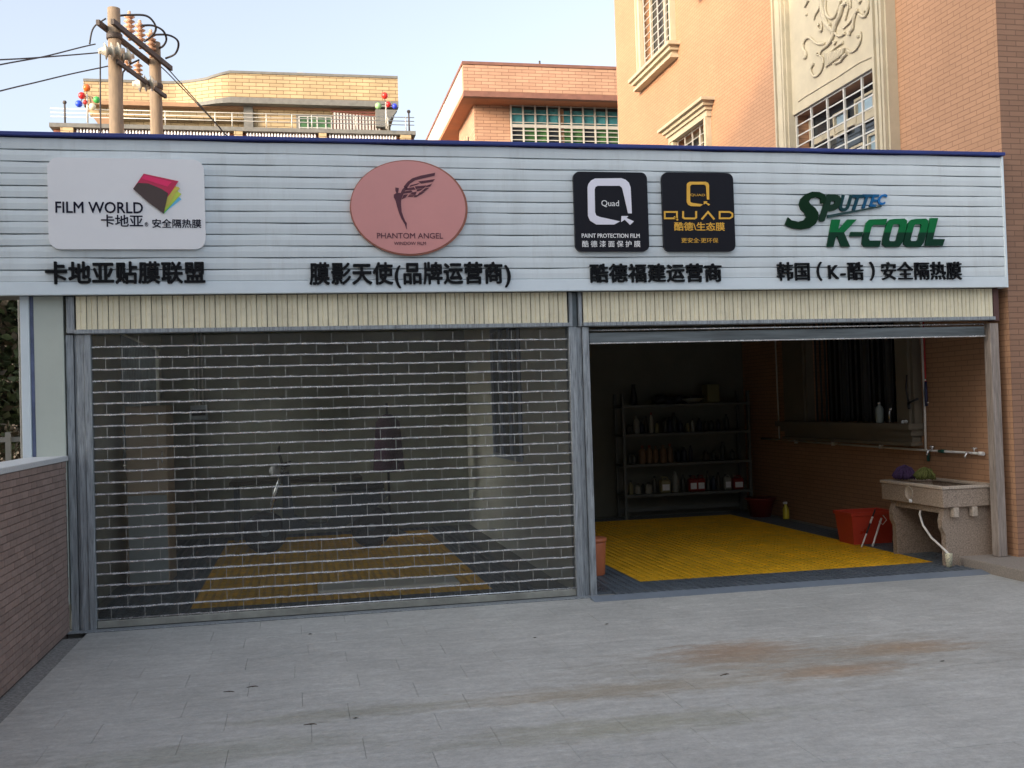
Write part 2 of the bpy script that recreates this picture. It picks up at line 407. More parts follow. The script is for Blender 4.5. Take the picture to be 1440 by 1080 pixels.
# driveway slab material: stone with stains
def slab_material():
    Mx = mat('driveway_stone', (0.345,0.342,0.318), 0.7, var=0.12, vscale=7, stretch=(0.5,1.6,1), rand=0.018, bump=0.9, bscale=55,
             dirt=(0.43,0.43,0.41), dscale=12, damt=0.7)
    t = Mx.node_tree; N = t.nodes; L = t.links
    p = N['Principled BSDF']; src = p.inputs['Base Color'].links[0].from_socket
    g = N.new('ShaderNodeNewGeometry')
    spots = [(2.80,-2.30,0.62,0.42,(0.38,0.25,0.16),1.0),(3.15,-2.88,0.55,0.20,(0.43,0.27,0.16),1.0),(3.80,-2.50,0.62,0.24,(0.41,0.27,0.16),0.95),
             (1.75,-2.90,1.3,0.20,(0.34,0.29,0.21),0.75),(0.25,-2.87,0.9,0.16,(0.32,0.31,0.24),0.6),(3.1,-2.6,1.7,0.75,(0.35,0.32,0.26),0.6),
             (-0.45,-3.35,1.1,0.26,(0.32,0.32,0.26),0.55), (1.6,-3.55,1.2,0.22,(0.33,0.32,0.23),0.6)]
    nz = N.new('ShaderNodeTexNoise'); nz.inputs['Scale'].default_value = 7; nz.inputs['Detail'].default_value = 8; nz.inputs['Roughness'].default_value = 0.75
    mpz = N.new('ShaderNodeMapping'); mpz.inputs['Scale'].default_value = (0.5,1.6,1); L.new(g.outputs['Position'], mpz.inputs[0]); L.new(mpz.outputs[0], nz.inputs['Vector'])
    for (x, y, rx, ry, c, a) in spots:
        mp = N.new('ShaderNodeMapping'); mp.vector_type = 'TEXTURE'
        mp.inputs['Location'].default_value = (x, y, 0); mp.inputs['Scale'].default_value = (rx, ry, 50)
        L.new(g.outputs['Position'], mp.inputs[0])
        ln = N.new('ShaderNodeVectorMath'); ln.operation = 'LENGTH'; L.new(mp.outputs[0], ln.inputs[0])
        ad = N.new('ShaderNodeMath'); ad.operation = 'MULTIPLY_ADD'; L.new(nz.outputs[0], ad.inputs[0]); ad.inputs[1].default_value = 2.2; 
        L.new(ln.outputs['Value'], ad.inputs[2])
        r = N.new('ShaderNodeMapRange'); r.inputs['From Min'].default_value = 1.35; r.inputs['From Max'].default_value = 2.1
        r.inputs['To Min'].default_value = a; r.inputs['To Max'].default_value = 0
        L.new(ad.outputs[0], r.inputs[0])
        mx = N.new('ShaderNodeMix'); mx.data_type = 'RGBA'; L.new(r.outputs[0], mx.inputs[0]); L.new(src, mx.inputs[6]); mx.inputs[7].default_value = (*c, 1)
        src = mx.outputs[2]
    mps = N.new('ShaderNodeMapping'); mps.inputs['Scale'].default_value = (2.6, 17, 1); mps.inputs['Rotation'].default_value = (0,0,0.06); L.new(g.outputs['Position'], mps.inputs[0])
    nf = N.new('ShaderNodeTexNoise'); nf.inputs['Scale'].default_value = 1.0; nf.inputs['Detail'].default_value = 10; nf.inputs['Roughness'].default_value = 0.8; L.new(mps.outputs[0], nf.inputs['Vector'])
    rf = N.new('ShaderNodeMapRange'); rf.inputs['From Min'].default_value = 0.3; rf.inputs['From Max'].default_value = 0.7; rf.inputs['To Min'].default_value = 0.91; rf.inputs['To Max'].default_value = 1.09; L.new(nf.outputs[0], rf.inputs[0])
    nsp = N.new('ShaderNodeTexNoise'); nsp.inputs['Scale'].default_value = 48; nsp.inputs['Detail'].default_value = 6; nsp.inputs['Roughness'].default_value = 0.7; L.new(g.outputs['Position'], nsp.inputs['Vector'])
    rs2 = N.new('ShaderNodeMapRange'); rs2.inputs['From Min'].default_value = 0.66; rs2.inputs['From Max'].default_value = 0.76; rs2.inputs['To Min'].default_value = 1.0; rs2.inputs['To Max'].default_value = 0.45; L.new(nsp.outputs[0], rs2.inputs[0])
    ng = N.new('ShaderNodeTexNoise'); ng.inputs['Scale'].default_value = 26; ng.inputs['Detail'].default_value = 9; ng.inputs['Roughness'].default_value = 0.92; L.new(g.outputs['Position'], ng.inputs['Vector'])
    rg_ = N.new('ShaderNodeMapRange'); rg_.inputs['From Min'].default_value = 0.35; rg_.inputs['From Max'].default_value = 0.65; rg_.inputs['To Min'].default_value = 0.78; rg_.inputs['To Max'].default_value = 1.20; L.new(ng.outputs[0], rg_.inputs[0])
    nl = N.new('ShaderNodeTexNoise'); nl.inputs['Scale'].default_value = 0.9; nl.inputs['Detail'].default_value = 5; nl.inputs['Roughness'].default_value = 0.6; L.new(g.outputs['Position'], nl.inputs['Vector'])
    rl_ = N.new('ShaderNodeMapRange'); rl_.inputs['From Min'].default_value = 0.35; rl_.inputs['From Max'].default_value = 0.65; rl_.inputs['To Min'].default_value = 0.90; rl_.inputs['To Max'].default_value = 1.07; L.new(nl.outputs[0], rl_.inputs[0])
    m3 = N.new('ShaderNodeMath'); m3.operation = 'MULTIPLY'; L.new(rg_.outputs[0], m3.inputs[0]); L.new(rl_.outputs[0], m3.inputs[1])
    m4 = N.new('ShaderNodeMath'); m4.operation = 'MULTIPLY'; L.new(m3.outputs[0], m4.inputs[0]); L.new(rf.outputs[0], m4.inputs[1])
    mu = N.new('ShaderNodeMath'); mu.operation = 'MULTIPLY'; L.new(m4.outputs[0], mu.inputs[0]); L.new(rs2.outputs[0], mu.inputs[1])
    hf = N.new('ShaderNodeHueSaturation'); L.new(src, hf.inputs['Color']); L.new(mu.outputs[0], hf.inputs['Value']); src = hf.outputs[0]
    L.new(src, p.inputs['Base Color'])
    return Mx
M['slab'] = slab_material()

# ------------------------------------------------------------------ ground
mb = MB()
mb.add([(-900,-900,-0.09),(900,-900,-0.09),(900,900,-0.09),(-900,900,-0.09)], [(0,1,2,3)])
tag(mb.build('ground', M['dirt'], recalc=False), kind='structure')

# driveway: stone slabs 0.6 x 0.3 with thin joints
drive = empty('driveway', (0,0,-0.06), kind='structure')
MB().box(-1.66, 12, -14, -0.34, -0.08, -0.030).box(-1.66, 12, -0.34, 0.0, -0.08, -0.031).build('slab_bed', mat('joint_mortar', (0.20,0.20,0.19), 0.9, var=0.3, vscale=3), drive)
sw, sd, jn = 0.66, 0.33, 0.0014
var = [piece_mesh('slab', MB().bbox(-sw/2+jn/2, sw/2-jn/2, -sd/2+jn/2, sd/2-jn/2, -0.02, 0, 0.0016), M['slab'])]
row = 0; y = -0.03
nslab = 0
far = MB()
while y > -13.5:
    off = (row % 2) * sw*0.5 + (row % 3)*0.05
    x = -1.66
    first = True
    while x < 11.5:
        w = sw
        if first and off > 0.02: w = sw - off*0.9; 
        first = False
        cx, cy = x + w/2, y - sd/2
        d = (Vector((cx,cy,0))-CP); z = d.dot(CF)
        vis = False
        if z > 0.5:
            px = 720+F*d.dot(CR)/z; py = 540-F*d.dot(CU)/z
            vis = -60 < px < 1500 and py < 1150
        dz = random.uniform(-0.0009, 0.0009)
        if vis and nslab < 300:
            me = var[0]
            o = place(me, 'slab', (cx, cy, -0.012+dz), drive, (random.uniform(-0.0012,0.0012), random.uniform(-0.0012,0.0012), 0))
            o.scale = (w/sw, 1, 1); nslab += 1
        else:
            far.box(x+jn/2, x+w-jn/2, y-sd+jn/2, y-jn/2, -0.03, -0.012+dz)
        x += w
    y -= sd; row += 1
o = far.build('slab', M['slab'], drive, recalc=False); o['kind'] = 'stuff'

# pebble gutter strip along the low wall
tag(MB().box(-1.835, -1.6605, -12, -0.2, -0.088, -0.020).box(-1.835,-1.6605,-0.2,0.0,-0.088,-0.055).build('gutter_strip', M['gutter']), kind='structure')

# floor of the garage
tag(MB().box(-2.0, 6.598, 0.0, 6.2, -0.088, -0.012).build('garage_floor', M['concrete']), kind='structure')

# ------------------------------------------------------------------ garage
gar = empty('garage', (2.4, 0, 0), 'low white clad car care garage with a long signboard above two shutter bays', 'garage')
XL, XR = -2.9, 6.54
z0, z1 = 2.732, 3.862
n = 12
h = (z1 - z0) / n
for i in range(n):
    a = z0 + i*h; b = a + h
    mb = MB()
    # profile in Y-Z, proud face with a recessed joint whose width wanders as hand-hung strips do
    nseg = 60
    vs = []; fs = []
    K = 7
    ph = random.uniform(0, 6); ph2 = random.uniform(0, 6)
    for s_ in range(nseg+1):
        x = XL + (XR-XL)*s_/nseg
        gap = 0.0042 + 0.0028*math.sin(x*4.7+ph) + 0.0012*math.sin(x*11+ph2)
        wob = 0.0010*math.sin(x*2.1+ph)
        for (py, pz) in [(-0.094, a+0.0), (-0.101, a+0.003), (-0.1030, a+h*0.5), (-0.099, b-gap-0.004), (-0.090, b-gap), (-0.06, b-gap), (-0.06, a)]:
            vs.append((x, py + wob, pz))
    for s_ in range(nseg):
        for k in range(K):
            k2 = (k+1) % K
            fs.append((s_*K+k, s_*K+k2, (s_+1)*K+k2, (s_+1)*K+k))
    fs.append(list(range(K))); fs.append([nseg*K+k for k in range(K)])
    mb.add(vs, fs)
    mb.build('siding_strip', M['siding'], gar)
MB().bbox(XL, XR, -0.108, -0.055, 2.628, 2.729, 0.003).build('bottom_trim', M['trim'], gar)
MB().box(XL+0.002, XR-0.002, -0.058, 0.30, 2.635, 3.84).build('signboard_core', M['dark_frame'], gar)
MB().bbox(XR-0.001, XR+0.022, -0.112, 0.02, 2.626, 3.862, 0.002).build('end_trim', M['trim'], gar)
# blue roof edge and corrugated roof
mb = MB(); 
mb.bbox(XL-0.03, XR+0.03, -0.135, 0.2, 3.866, 3.897, 0.004)
mb.build('roof_edge', M['blue'], gar)
mb = MB(); vs = []; fs = []; k = 0
nx = 120
for i in range(nx+1):
    x = XL + (6.585-XL)*i/nx
    zz = 3.80 + (0.02 if (i//2) % 2 else 0)
    vs += [(x, 0.2, zz), (x, 6.3, zz-0.22)]
for i in range(nx): fs.append((2*i, 2*i+2, 2*i+3, 2*i+1))
mb.add(vs, fs)
MB_roof = mb.build('roof', M['blue'], gar)
# walls
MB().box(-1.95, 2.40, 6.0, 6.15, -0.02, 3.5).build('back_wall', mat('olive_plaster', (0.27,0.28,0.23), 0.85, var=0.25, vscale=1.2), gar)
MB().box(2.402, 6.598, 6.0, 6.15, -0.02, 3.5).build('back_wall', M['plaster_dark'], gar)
MB().box(2.352, 2.448, 0.135, 5.998, -0.011, 3.5).build('partition_wall', mat('partition_paint', (0.60,0.59,0.52), 0.8, var=0.08, vscale=2), gar)
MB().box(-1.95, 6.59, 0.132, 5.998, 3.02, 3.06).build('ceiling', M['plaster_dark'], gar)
# left wall of vertical corrugated sheet with pale translucent looking strips
WYA, WYB, WZA, WZB = 2.7, 5.75, 1.15, 2.55
mb = MB()
for (ya, yb, za, zb_) in ((0.13, WYA, -0.01, 3.5), (WYB, 5.99, -0.01, 3.5), (WYA, WYB, -0.01, WZA), (WYA, WYB, WZB, 3.5)):
    mb.box(-1.95, -1.80, ya, yb, za, zb_)
mb.build('side_wall', M['plaster'], gar, recalc=False)
sw_ = MB().box(-1.90, -1.89, WYA, WYB, WZA, WZB).build('side_window', glass_mat('frosted_pane', (0.70,0.74,0.76), 0.3, 1.3), gar)
for i in range(26):
    yy = WYA + 0.03 + i*(WYB-WYA-0.06)/25
    MB().box(-1.86, -1.84, yy-0.009, yy+0.009, WZA, WZB).build('bar', M['dark_steel'], sw_)
for yy in (WYA+0.75, WYA+1.5, WYA+2.25):
    MB().box(-1.885, -1.862, yy-0.03, yy+0.03, WZA, WZB).build('mullion', M['alu'], sw_)
# left end: post, blue strip, panel
MB().bbox(-2.115, -2.050, 0.0, 0.09, 0.2, 2.632, 0.003).build('post', M['trim'], gar)
MB().bbox(-2.048, -2.020, 0.03, 0.08, 0.2, 2.632, 0.002).build('post_strip', mat('dull_blue', (0.10,0.12,0.20), 0.5, var=0.4, vscale=5), gar)
MB().bbox(-2.018, -1.800, 0.01, 0.10, 0.2, 2.632, 0.003).build('end_panel', M['panel'], gar)
# steel columns
def column(xa, xb, za, zb, m_, pieces):
    for (u0, u1, ya, yb) in pieces:
        mb = MB().bbox(xa+(xb-xa)*u0, xa+(xb-xa)*u1, ya, yb, za, zb, 0.0025)
        mb.build('column_section', m_, gar)
column(-1.790, -1.600, -0.012, 2.326, M['steel'], [(0.0,0.30,0.03,0.12),(0.32,0.42,0.045,0.12),(0.44,0.72,0.012,0.12),(0.735,1.0,0.0,0.10)])
column(2.312, 2.492, -0.012, 2.326, M['steel'], [(0.0,0.36,0.0,0.13),(0.375,0.66,0.028,0.13),(0.675,1.0,0.004,0.13)])
column(6.430, 6.528, 0.092, 2.30, M['steel_brown'], [(0.0,0.16,0.0,0.1),(0.2,1.0,0.012,0.11)])
MB().bbox(-1.775, -1.716, 0.0, 0.10, 2.336, 2.627, 0.003).build('column_section', M['steel'], gar)
MB().bbox(2.318, 2.352, 0.0, 0.10, 2.328, 2.627, 0.003).build('column_section', M['steel'], gar)
MB().bbox(2.357, 2.400, 0.03, 0.10, 2.328, 2.627, 0.003).build('column_section', M['dark_steel'], gar)
MB().bbox(2.404, 2.436, 0.0, 0.10, 2.328, 2.627, 0.003).build('column_section', M['steel'], gar)
MB().bbox(6.478, 6.535, 0.0, 0.10, 2.32, 2.627, 0.003).build('column_section', mat('rust_brown_paint', (0.10,0.05,0.045), 0.7, var=0.3), gar)
# threshold plate
MB().bbox(-1.815, 2.50, -0.075, 0.02, -0.011, -0.003, 0.002).build('threshold_plate', M['steel'], gar)

# shutter boxes with fluted cream slats
def shutter_box(x0, x1, label, n):
    b = empty('shutter_box', ((x0+x1)/2, 0, 2.34), label, 'shutter box', 'cream fluted covers above the two bays')
    w = (x1-x0)/n
    P = [(-w/2+0.0015,0.004),(-w/2+0.006,-0.006),(-w*0.08,-0.009),(-w*0.02,-0.003),(w*0.04,-0.011),(w/2-0.008,-0.013),(w/2-0.0015,-0.002)]
    mb = MB()
    vs = [(p[0], p[1], 2.363-2.34) for p in P] + [(p[0], p[1], 2.626-2.34) for p in P]
    k = len(P)
    mb.add(vs, [(i, i+1, k+i+1, k+i) for i in range(k-1)])
    me = piece_mesh('slat', mb, M['cream'])
    for i in range(n):
        o = place(me, 'slat', (x0+w*(i+0.5), random.uniform(0.004,0.0065), 2.34), b)
        o.rotation_euler = (0, random.uniform(-0.003, 0.003), 0)
    MB().box(x0, x1, 0.012, 0.03, 2.36, 2.627).build('backing', M['dark_frame'], b)
    MB().bbox(x0-0.008, x1+0.008, -0.028, 0.10, 2.329, 2.361, 0.003).build('drip_rail', M['steel'], b)
    return b
shutter_box(-1.706, 2.306, 'long cream fluted shutter cover above the closed see-through grille', 49)
b2 = shutter_box(2.446, 6.468, 'cream fluted shutter cover above the open bay with the yellow floor', 49)

# rolled up shutter in the right bay
rs = empty('rolled_shutter', (4.45, 0.05, 2.2), 'rolled up metal shutter showing only its bottom bar over the open bay', 'shutter')
MB().bbox(2.505, 6.405, 0.045, 0.075, 2.185, 2.275, 0.004).build('bottom_bar', mat('bar_steel', (0.11,0.125,0.13), 0.4, metal=0.3, var=0.5, vscale=2, stretch=(0.5,1,8)), rs)
MB().bbox(2.505, 6.405, 0.030, 0.080, 2.175, 2.187, 0.003).build('bar_lip', M['alu'], rs)
MB().tube([(2.505,0.06,2.297),(6.405,0.06,2.297)], 0.008, 6).build('rod', M['alu'], rs)

# closed transparent grille
gr = empty('roller_grille', (0.35, 0.05, 0), 'closed see-through roller grille of staggered clear panes between shiny rods', 'roller grille')
GX0, GX1 = -1.598, 2.310
GY = 0.05
P0, PP = 2.224, 0.0901
def rod_mesh():
    mb = MB(); pts = []; rs_ = []
    nseg = int((GX1-GX0)/0.0636)
    for i in range(nseg+1):
        x = GX0 + (GX1-GX0)*i/nseg
        pts.append((x-GX0, random.uniform(-0.0028,0.0028), random.uniform(-0.0020,0.0020)))
        rs_.append(0.0060 if i % 2 else 0.0090)
    mb.tube(pts, rs_, 6, smooth=False)
    return piece_mesh('rod', mb, M['alu'])
rods = [rod_mesh() for _ in range(4)]
zs = [P0 - PP*i for i in range(25)]
for i, z in enumerate(zs):
    place(rods[i % 4], 'rod', (GX0, GY-0.004, z), gr)
pw = 0.2545
pm = piece_mesh('pane', MB().box(-pw/2+0.002, pw/2-0.002, -0.0014, 0.0014, -PP/2+0.005, PP/2-0.005), M['pane'])
clips = MB(); rest = MB(); npn = 0
for i in range(-1, 24):
    zc = P0 - PP*(i+0.5)
    st = -1.242 if (i % 2) else -1.370
    x = st - 2*pw
    while x < GX1 + pw:
        a = max(x, GX0); b = min(x+pw, GX1)
        if b - a > 0.006:
            cx = (a+b)/2; sc_ = (b-a-0.003)/(pw-0.004)
            if npn < 300:
                o = place(pm, 'pane', (cx, GY, zc), gr, (random.uniform(-0.005,0.005), 0, random.uniform(-0.004,0.004)))
                o.scale = (sc_, 1, 1); npn += 1
            else:
                rest.box(a+0.002, b-0.002, GY-0.0014, GY+0.0014, zc-PP/2+0.005, zc+PP/2-0.005)
            if b < GX1-0.01:
                clips.box(b-0.0014, b+0.0014, GY-0.0045, GY+0.004, zc-PP/2+0.006, zc+PP/2-0.006)
        x += pw
o = rest.build('pane', M['pane'], gr, recalc=False); o['kind'] = 'stuff'
o = clips.build('pane_clip', mat('dull_alu',(0.45,0.45,0.43),0.4,metal=0.6), gr, recalc=False); o['kind'] = 'stuff'
MB().bbox(GX0, GX1, 0.02, 0.075, 0.0, 0.056, 0.004).build('bottom_rail', mat('bottom_rail_grey', (0.24,0.24,0.21), 0.5, metal=0.3, var=0.25, vscale=6), gr)
MB().tube([(GX0,0.034,0.066),(GX1,0.034,0.066)], 0.006, 6).build('rod', M['alu'], gr)

# ------------------------------------------------------------------ low brick wall at the left
lw = empty('brick_wall', (-1.93, -4, 0), 'low red-brown tiled wall with pale stone cap running towards the camera', 'wall')
YA, YB = -9.5, -0.0
MB().box(-2.03, -1.812, YA, YB, -0.085, 1.33).build('wall_core', M['mortar'], lw)
MB().bbox(-2.07, -1.785, YA, YB+0.02, 1.332, 1.372, 0.004).build('cap_stone', M['cap'], lw)
bh, bl = 0.0476, 0.155
rows = 28
items = []
for r in range(rows):
    zc = 1.33 - bh*(r+0.5)
    off = (r % 2)*0.5 + (r % 5)*0.04
    k = -2
    while True:
        yb = YB - (k+off)*bl; ya = yb - bl
        k += 1
        if ya < YA: break
        yb = min(yb, YB)
        if yb - ya < 0.02: continue
        items.append((ya, yb, zc))
items.sort(key=lambda q: -q[0])
vis = []
for q in items:
    d = Vector((-1.80,(q[0]+q[1])/2,q[2]))-CP; z = d.dot(CF)
    px = 720+F*d.dot(CR)/z if z > 0.3 else -999
    if px > -5: vis.append(q)
vis.sort(key=lambda q: q[0])
single = set(vis[:300])
bm_ = piece_mesh('brick', MB().bbox(0, 0.014, -bl/2+0.0022, bl/2-0.0022, -bh/2+0.0022, bh/2-0.0022, 0.002), M['wallbrick'])
rest = MB()
for q in items:
    w = q[1]-q[0]
    if q in single:
        o = place(bm_, 'brick', (-1.812+random.uniform(-0.001,0.0012), (q[0]+q[1])/2, q[2]), lw); o.scale = (1, w/bl, 1)
    else:
        rest.box(-1.812, -1.799+random.uniform(-0.001,0.001), q[0]+0.0022, q[1]-0.0022, q[2]-bh/2+0.0022, q[2]+bh/2-0.0022)
o = rest.build('brick', M['wallbrick'], lw, recalc=False); o['kind'] = 'stuff'
MB().tube([(-1.812,-0.03,1.30),(-1.805,-0.03,0.6),(-1.812,-0.03,0.0)], 0.011, 6).build('corner_seal', M['dark_frame'], lw)

# ------------------------------------------------------------------ floor mats
def grid_tile(s):
    """open grid tile of crossing bars"""
    mb = MB(); nb = 5; w = 0.026; hh = 0.020
    st = s / nb
    for i in range(nb+1):
        c = -s/2 + i*st
        ww = w if 0 < i < nb else w*0.6
        c = max(-s/2+ww/2+0.0008, min(s/2-ww/2-0.0008, c))
        for (x0, x1, y0, y1, zt) in ((c-ww/2, c+ww/2, -s/2+0.001, s/2-0.001, hh), (-s/2+0.001, s/2-0.001, c-ww/2, c+ww/2, hh-0.0012)):
            v = [(x0,y0,zt),(x1,y0,zt),(x1,y1,zt),(x0,y1,zt),(x0,y0,0.0),(x1,y0,0.0),(x1,y1,0.0),(x0,y1,0.0)]
            mb.add(v, [(0,1,2,3),(0,4,5,1),(1,5,6,2),(2,6,7,3),(3,7,4,0)])
    return mb
TS = 0.375
ty = piece_mesh('mat_tile', grid_tile(TS), M['yellow_tile'])
tg = piece_mesh('mat_tile', grid_tile(TS), M['grey_tile'])
def mat_area(x0, nx, y0, ny, yx0, yx1, yy0, yy1, label, skip=None):
    e = empty('floor_mat', (x0+nx*TS/2, y0+ny*TS/2, -0.012), label, 'floor mat')
    for i in range(nx):
        for j in range(ny):
            if skip and skip(i, j): continue
            cx, cy = x0+(i+0.5)*TS, y0+(j+0.5)*TS
            yel = yx0 < cx < yx1 and yy0 < cy < yy1
            place(ty if yel else tg, 'mat_tile', (cx, cy, -0.0115), e, (0,0,random.choice((0, math.pi/2, math.pi))))
    return e
m2 = mat_area(2.655, 10, 0.065, 15, 3.03, 6.03, 0.44, 5.3, 'large yellow grid mat with dark grey border on the open bay floor')
m1 = mat_area(-1.70, 10, 0.205, 15, -0.95, 1.67, 0.58, 5.3, 'yellow and grey grid mat on the floor behind the closed grille')
# left border pieces of the right bay mat and its front
me = piece_mesh('ramp_edge', MB().add([(0,0,0.006),(TS-0.001,0,0.006),(TS-0.001,0.135,0.030),(0,0.135,0.030),(0,0,-0.004),(TS-0.001,0,-0.004),(TS-0.001,0.135,-0.004),(0,0.135,-0.004)],
     [(0,1,2,3),(0,4,5,1),(1,5,6,2),(2,6,7,3),(3,7,4,0)]), M['ramp'])
x = 2.392
while x + TS <= 6.16:
    place(me, 'ramp_edge', (x, -0.262, -0.016), m2); x += TS
x = 2.655
while x + TS < 6.5:
    o = place(tg, 'mat_tile', (x+TS/2, 0.065-0.0935, -0.0115), m2); o.scale = (1, 0.495, 1); x += TS
y = 0.065
while y < 5.6:
    o = place(tg, 'mat_tile', (2.552, y+TS/2, -0.0115), m2); o.scale = (0.52, 1, 1); y += TS
# pale board lying on the mat behind the grille
bd = MB().bbox(0.13, 1.42, 0.86, 1.28, 0.010, 0.045, 0.004).build('board', mat('pale_board', (0.64,0.62,0.55), 0.5, var=0.08))
tag(bd, 'pale flat board lying on the yellow mat right behind the closed grille', 'board')

# ------------------------------------------------------------------ granite step at the right
st = MB().bbox(6.142, 9.5, -2.6, 0.26, -0.03, 0.088, 0.008).build('granite_step', M['step'])
tag(st, 'low rough granite step in front of the brick building at the right edge', 'step')

# ------------------------------------------------------------------ big orange building
ob = empty('orange_building', (11, 5.8, 0), 'tall orange tiled building with cream window surrounds rising behind the garage', 'building')
BX0, BX1, BY0, BY1, BZ = 6.60, 19.0, -0.045, 11.68, 14.0
def wall_with_holes(name, holes, x, y0, y1, z0, z1, m_, depth=0.3):
    """wall in the plane x=const between y0..y1 with rectangular openings (ya,yb,za,zb)"""
    ys = sorted({y0, y1} | {q for h_ in holes for q in h_[:2]}); zz = sorted({z0, z1} | {q for h_ in holes for q in h_[2:]})
    mb = MB()
    for i in range(len(ys)-1):
        for j in range(len(zz)-1):
            cy, cz = (ys[i]+ys[i+1])/2, (zz[j]+zz[j+1])/2
            if any(h_[0] < cy < h_[1] and h_[2] < cz < h_[3] for h_ in holes): continue
            mb.add([(x,ys[i],zz[j]),(x,ys[i+1],zz[j]),(x,ys[i+1],zz[j+1]),(x,ys[i],zz[j+1])], [(0,3,2,1)])
    for (a, b, c, d) in holes:
        mb.add([(x,a,c),(x+depth,a,c),(x+depth,b,c),(x,b,c),(x,a,d),(x+depth,a,d),(x+depth,b,d),(x,b,d)], [(0,1,2,3),(4,7,6,5),(0,4,5,1),(3,2,6,7)])
    return mb.build(name, m_, ob, recalc=False)
holes = [(8.42,9.98,7.86,9.45),(7.02,8.42,4.4,6.20),(5.5,6.9,8.45,9.9),(1.90,3.98,3.95,5.40),(1.74,3.79,1.335,2.62)]
wall_with_holes('side_wall', holes, BX0, BY0, BY1, -0.05, BZ, BR_SIDE)
MB().box(BX0+0.001, BX1, BY0, BY0+0.2, -0.05, BZ).build('front_wall', BR_FRONT, ob)
mb = MB().box(BX0+0.32, BX1, BY0+0.21, BY1, -0.05, BZ-0.1); mb.build('inner_core', M['dark_frame'], ob)
MB().box(BX0+0.001, BX0+0.319, BY1-0.01, BY1, -0.05, BZ).build('rear_edge', BR_SIDE, ob)
MB().box(BX0-0.05, BX1+0.05, BY0-0.05, BY1+0.05, BZ, BZ+0.3).build('roof_slab', M['stucco'], ob)
MB().bbox(6.70, 9.5, BY0-0.03, BY0-0.001, 0.089, 0.30, 0.004).build('plinth', M['step'], ob)

def window(y0, y1, za, zb, nv, nh, hood=True, sill=True, glass=None, ext=0.26, sub=None):
    w = MB()
    sw_ = 0.16
    X = BX0
    # surround
    w.box(X-0.07, X-0.001, y0-sw_, y0, za, zb); w.box(X-0.07, X-0.001, y1, y1+sw_, za, zb)
    w.box(X-0.10, X-0.071, y0-sw_+0.006, y0-sw_*0.65, za+0.001, zb-0.001); w.box(X-0.10, X-0.071, y1+sw_*0.65, y1+sw_-0.006, za+0.001, zb-0.001)
    w.box(X-0.085, X-0.001, y0-sw_-0.02, y1+sw_+0.02, zb, zb+0.10)
    if hood:
        w.box(X-0.12, X-0.001, y0-ext+0.05, y1+ext-0.05, zb+0.101, zb+0.16)
        w.box(X-0.17, X-0.001, y0-ext, y1+ext, zb+0.161, zb+0.22)
        w.box(X-0.23, X-0.001, y0-ext-0.08, y1+ext+0.08, zb+0.221, zb+0.27)
    if sill:
        w.box(X-0.22, X-0.001, y0-ext-0.08, y1+ext+0.08, za-0.06, za-0.001)
        w.box(X-0.17, X-0.001, y0-ext, y1+ext, za-0.13, za-0.061)
        w.box(X-0.11, X-0.001, y0-ext+0.06, y1+ext-0.06, za-0.20, za-0.131)
        w.box(X-0.15, X-0.001, y0-ext+0.03, y1+ext-0.03, za-0.25, za-0.201)
    sr = w.build('window_surround', M['stucco'], ob)
    g = MB().box(X+0.2, X+0.22, y0, y1, za, zb).build('pane', glass or M['dark_glass'], sr)
    fr = MB()
    fr.box(X+0.14, X+0.19, y0, y0+0.05, za, zb); fr.box(X+0.14, X+0.19, y1-0.05, y1, za, zb)
    fr.box(X+0.141, X+0.189, (y0+y1)/2-0.03, (y0+y1)/2+0.03, za, zb); fr.box(X+0.142, X+0.188, y0, y1, zb-0.05, zb)
    fr.build('frame', M['stucco'], sr)
    br = MB()
    for i in range(nv+1):
        yy = y0+0.02+(y1-y0-0.04)*i/nv
        br.box(X+0.008, X+0.028, yy-0.010, yy+0.010, za, zb)
    for i in range(nh+1):
        z = za+0.02+(zb-za-0.04)*i/nh
        br.box(X+0.012, X+0.024, y0, y1, z-0.006, z+0.006)
    br.build('security_bars', M['bar'], sr)
    return sr
window(8.42, 9.98, 7.86, 9.45, 4, 11)
window(7.02, 8.42, 4.4, 6.20, 4, 12)
window(5.5, 6.9, 8.45, 9.9, 4, 10)

# tall cream bay with pilasters, relief panel and barred window
bay = MB()
X = BX0
PY0, PY1 = 1.90, 3.98
for (a, b) in ((1.62, 1.895), (3.985, 4.34)):
    bay.box(X-0.12, X-0.001, a, b, 3.0, 12.0)
    bay.box(X-0.16, X-0.121, a+0.03, a+0.07, 3.0, 12.0)
    bay.box(X-0.15, X-0.121, a+0.11, b-0.11, 3.0, 12.0)
    bay.box(X-0.16, X-0.121, b-0.07, b-0.03, 3.0, 12.0)
bay.box(X-0.06, X-0.001, PY0-0.004, PY1+0.004, 5.402, 12.0)
bayo = bay.build('pilaster_bay', M['stucco'], ob)
# panel mouldings
pts = [at(x, y, 0, X-0.063) for x, y in ((1123,143),(1130,137),(1178,108),(1208,88),(1233,77),(1235,70),(1238,64),(1237,50),(1236,20),(1235,-20),(1235,-120))]
MB().tube(pts, 0.012, 6).build('panel_moulding', M['stucco'], bayo)
def rel(pl, r0, r1=None, name=None, mbx=None):
    P_ = [at(1120+x/9.82, y/9.82, 0, X-0.075) for x, y in pl]
    # smooth
    Q = []
    for i in range(len(P_)-1):
        p0 = P_[max(i-1,0)]; p1 = P_[i]; p2 = P_[i+1]; p3 = P_[min(i+2, len(P_)-1)]
        for k in range(4):
            t = k/4
            Q.append(0.5*((2*p1)+(-p0+p2)*t+(2*p0-5*p1+4*p2-p3)*t*t+(-p0+3*p1-3*p2+p3)*t**3))
    Q.append(P_[-1])
    r1 = r0 if r1 is None else r1
    n_ = len(Q)
    mbx.tube(Q, [r0+(r1-r0)*i/(n_-1) for i in range(n_)], 6)
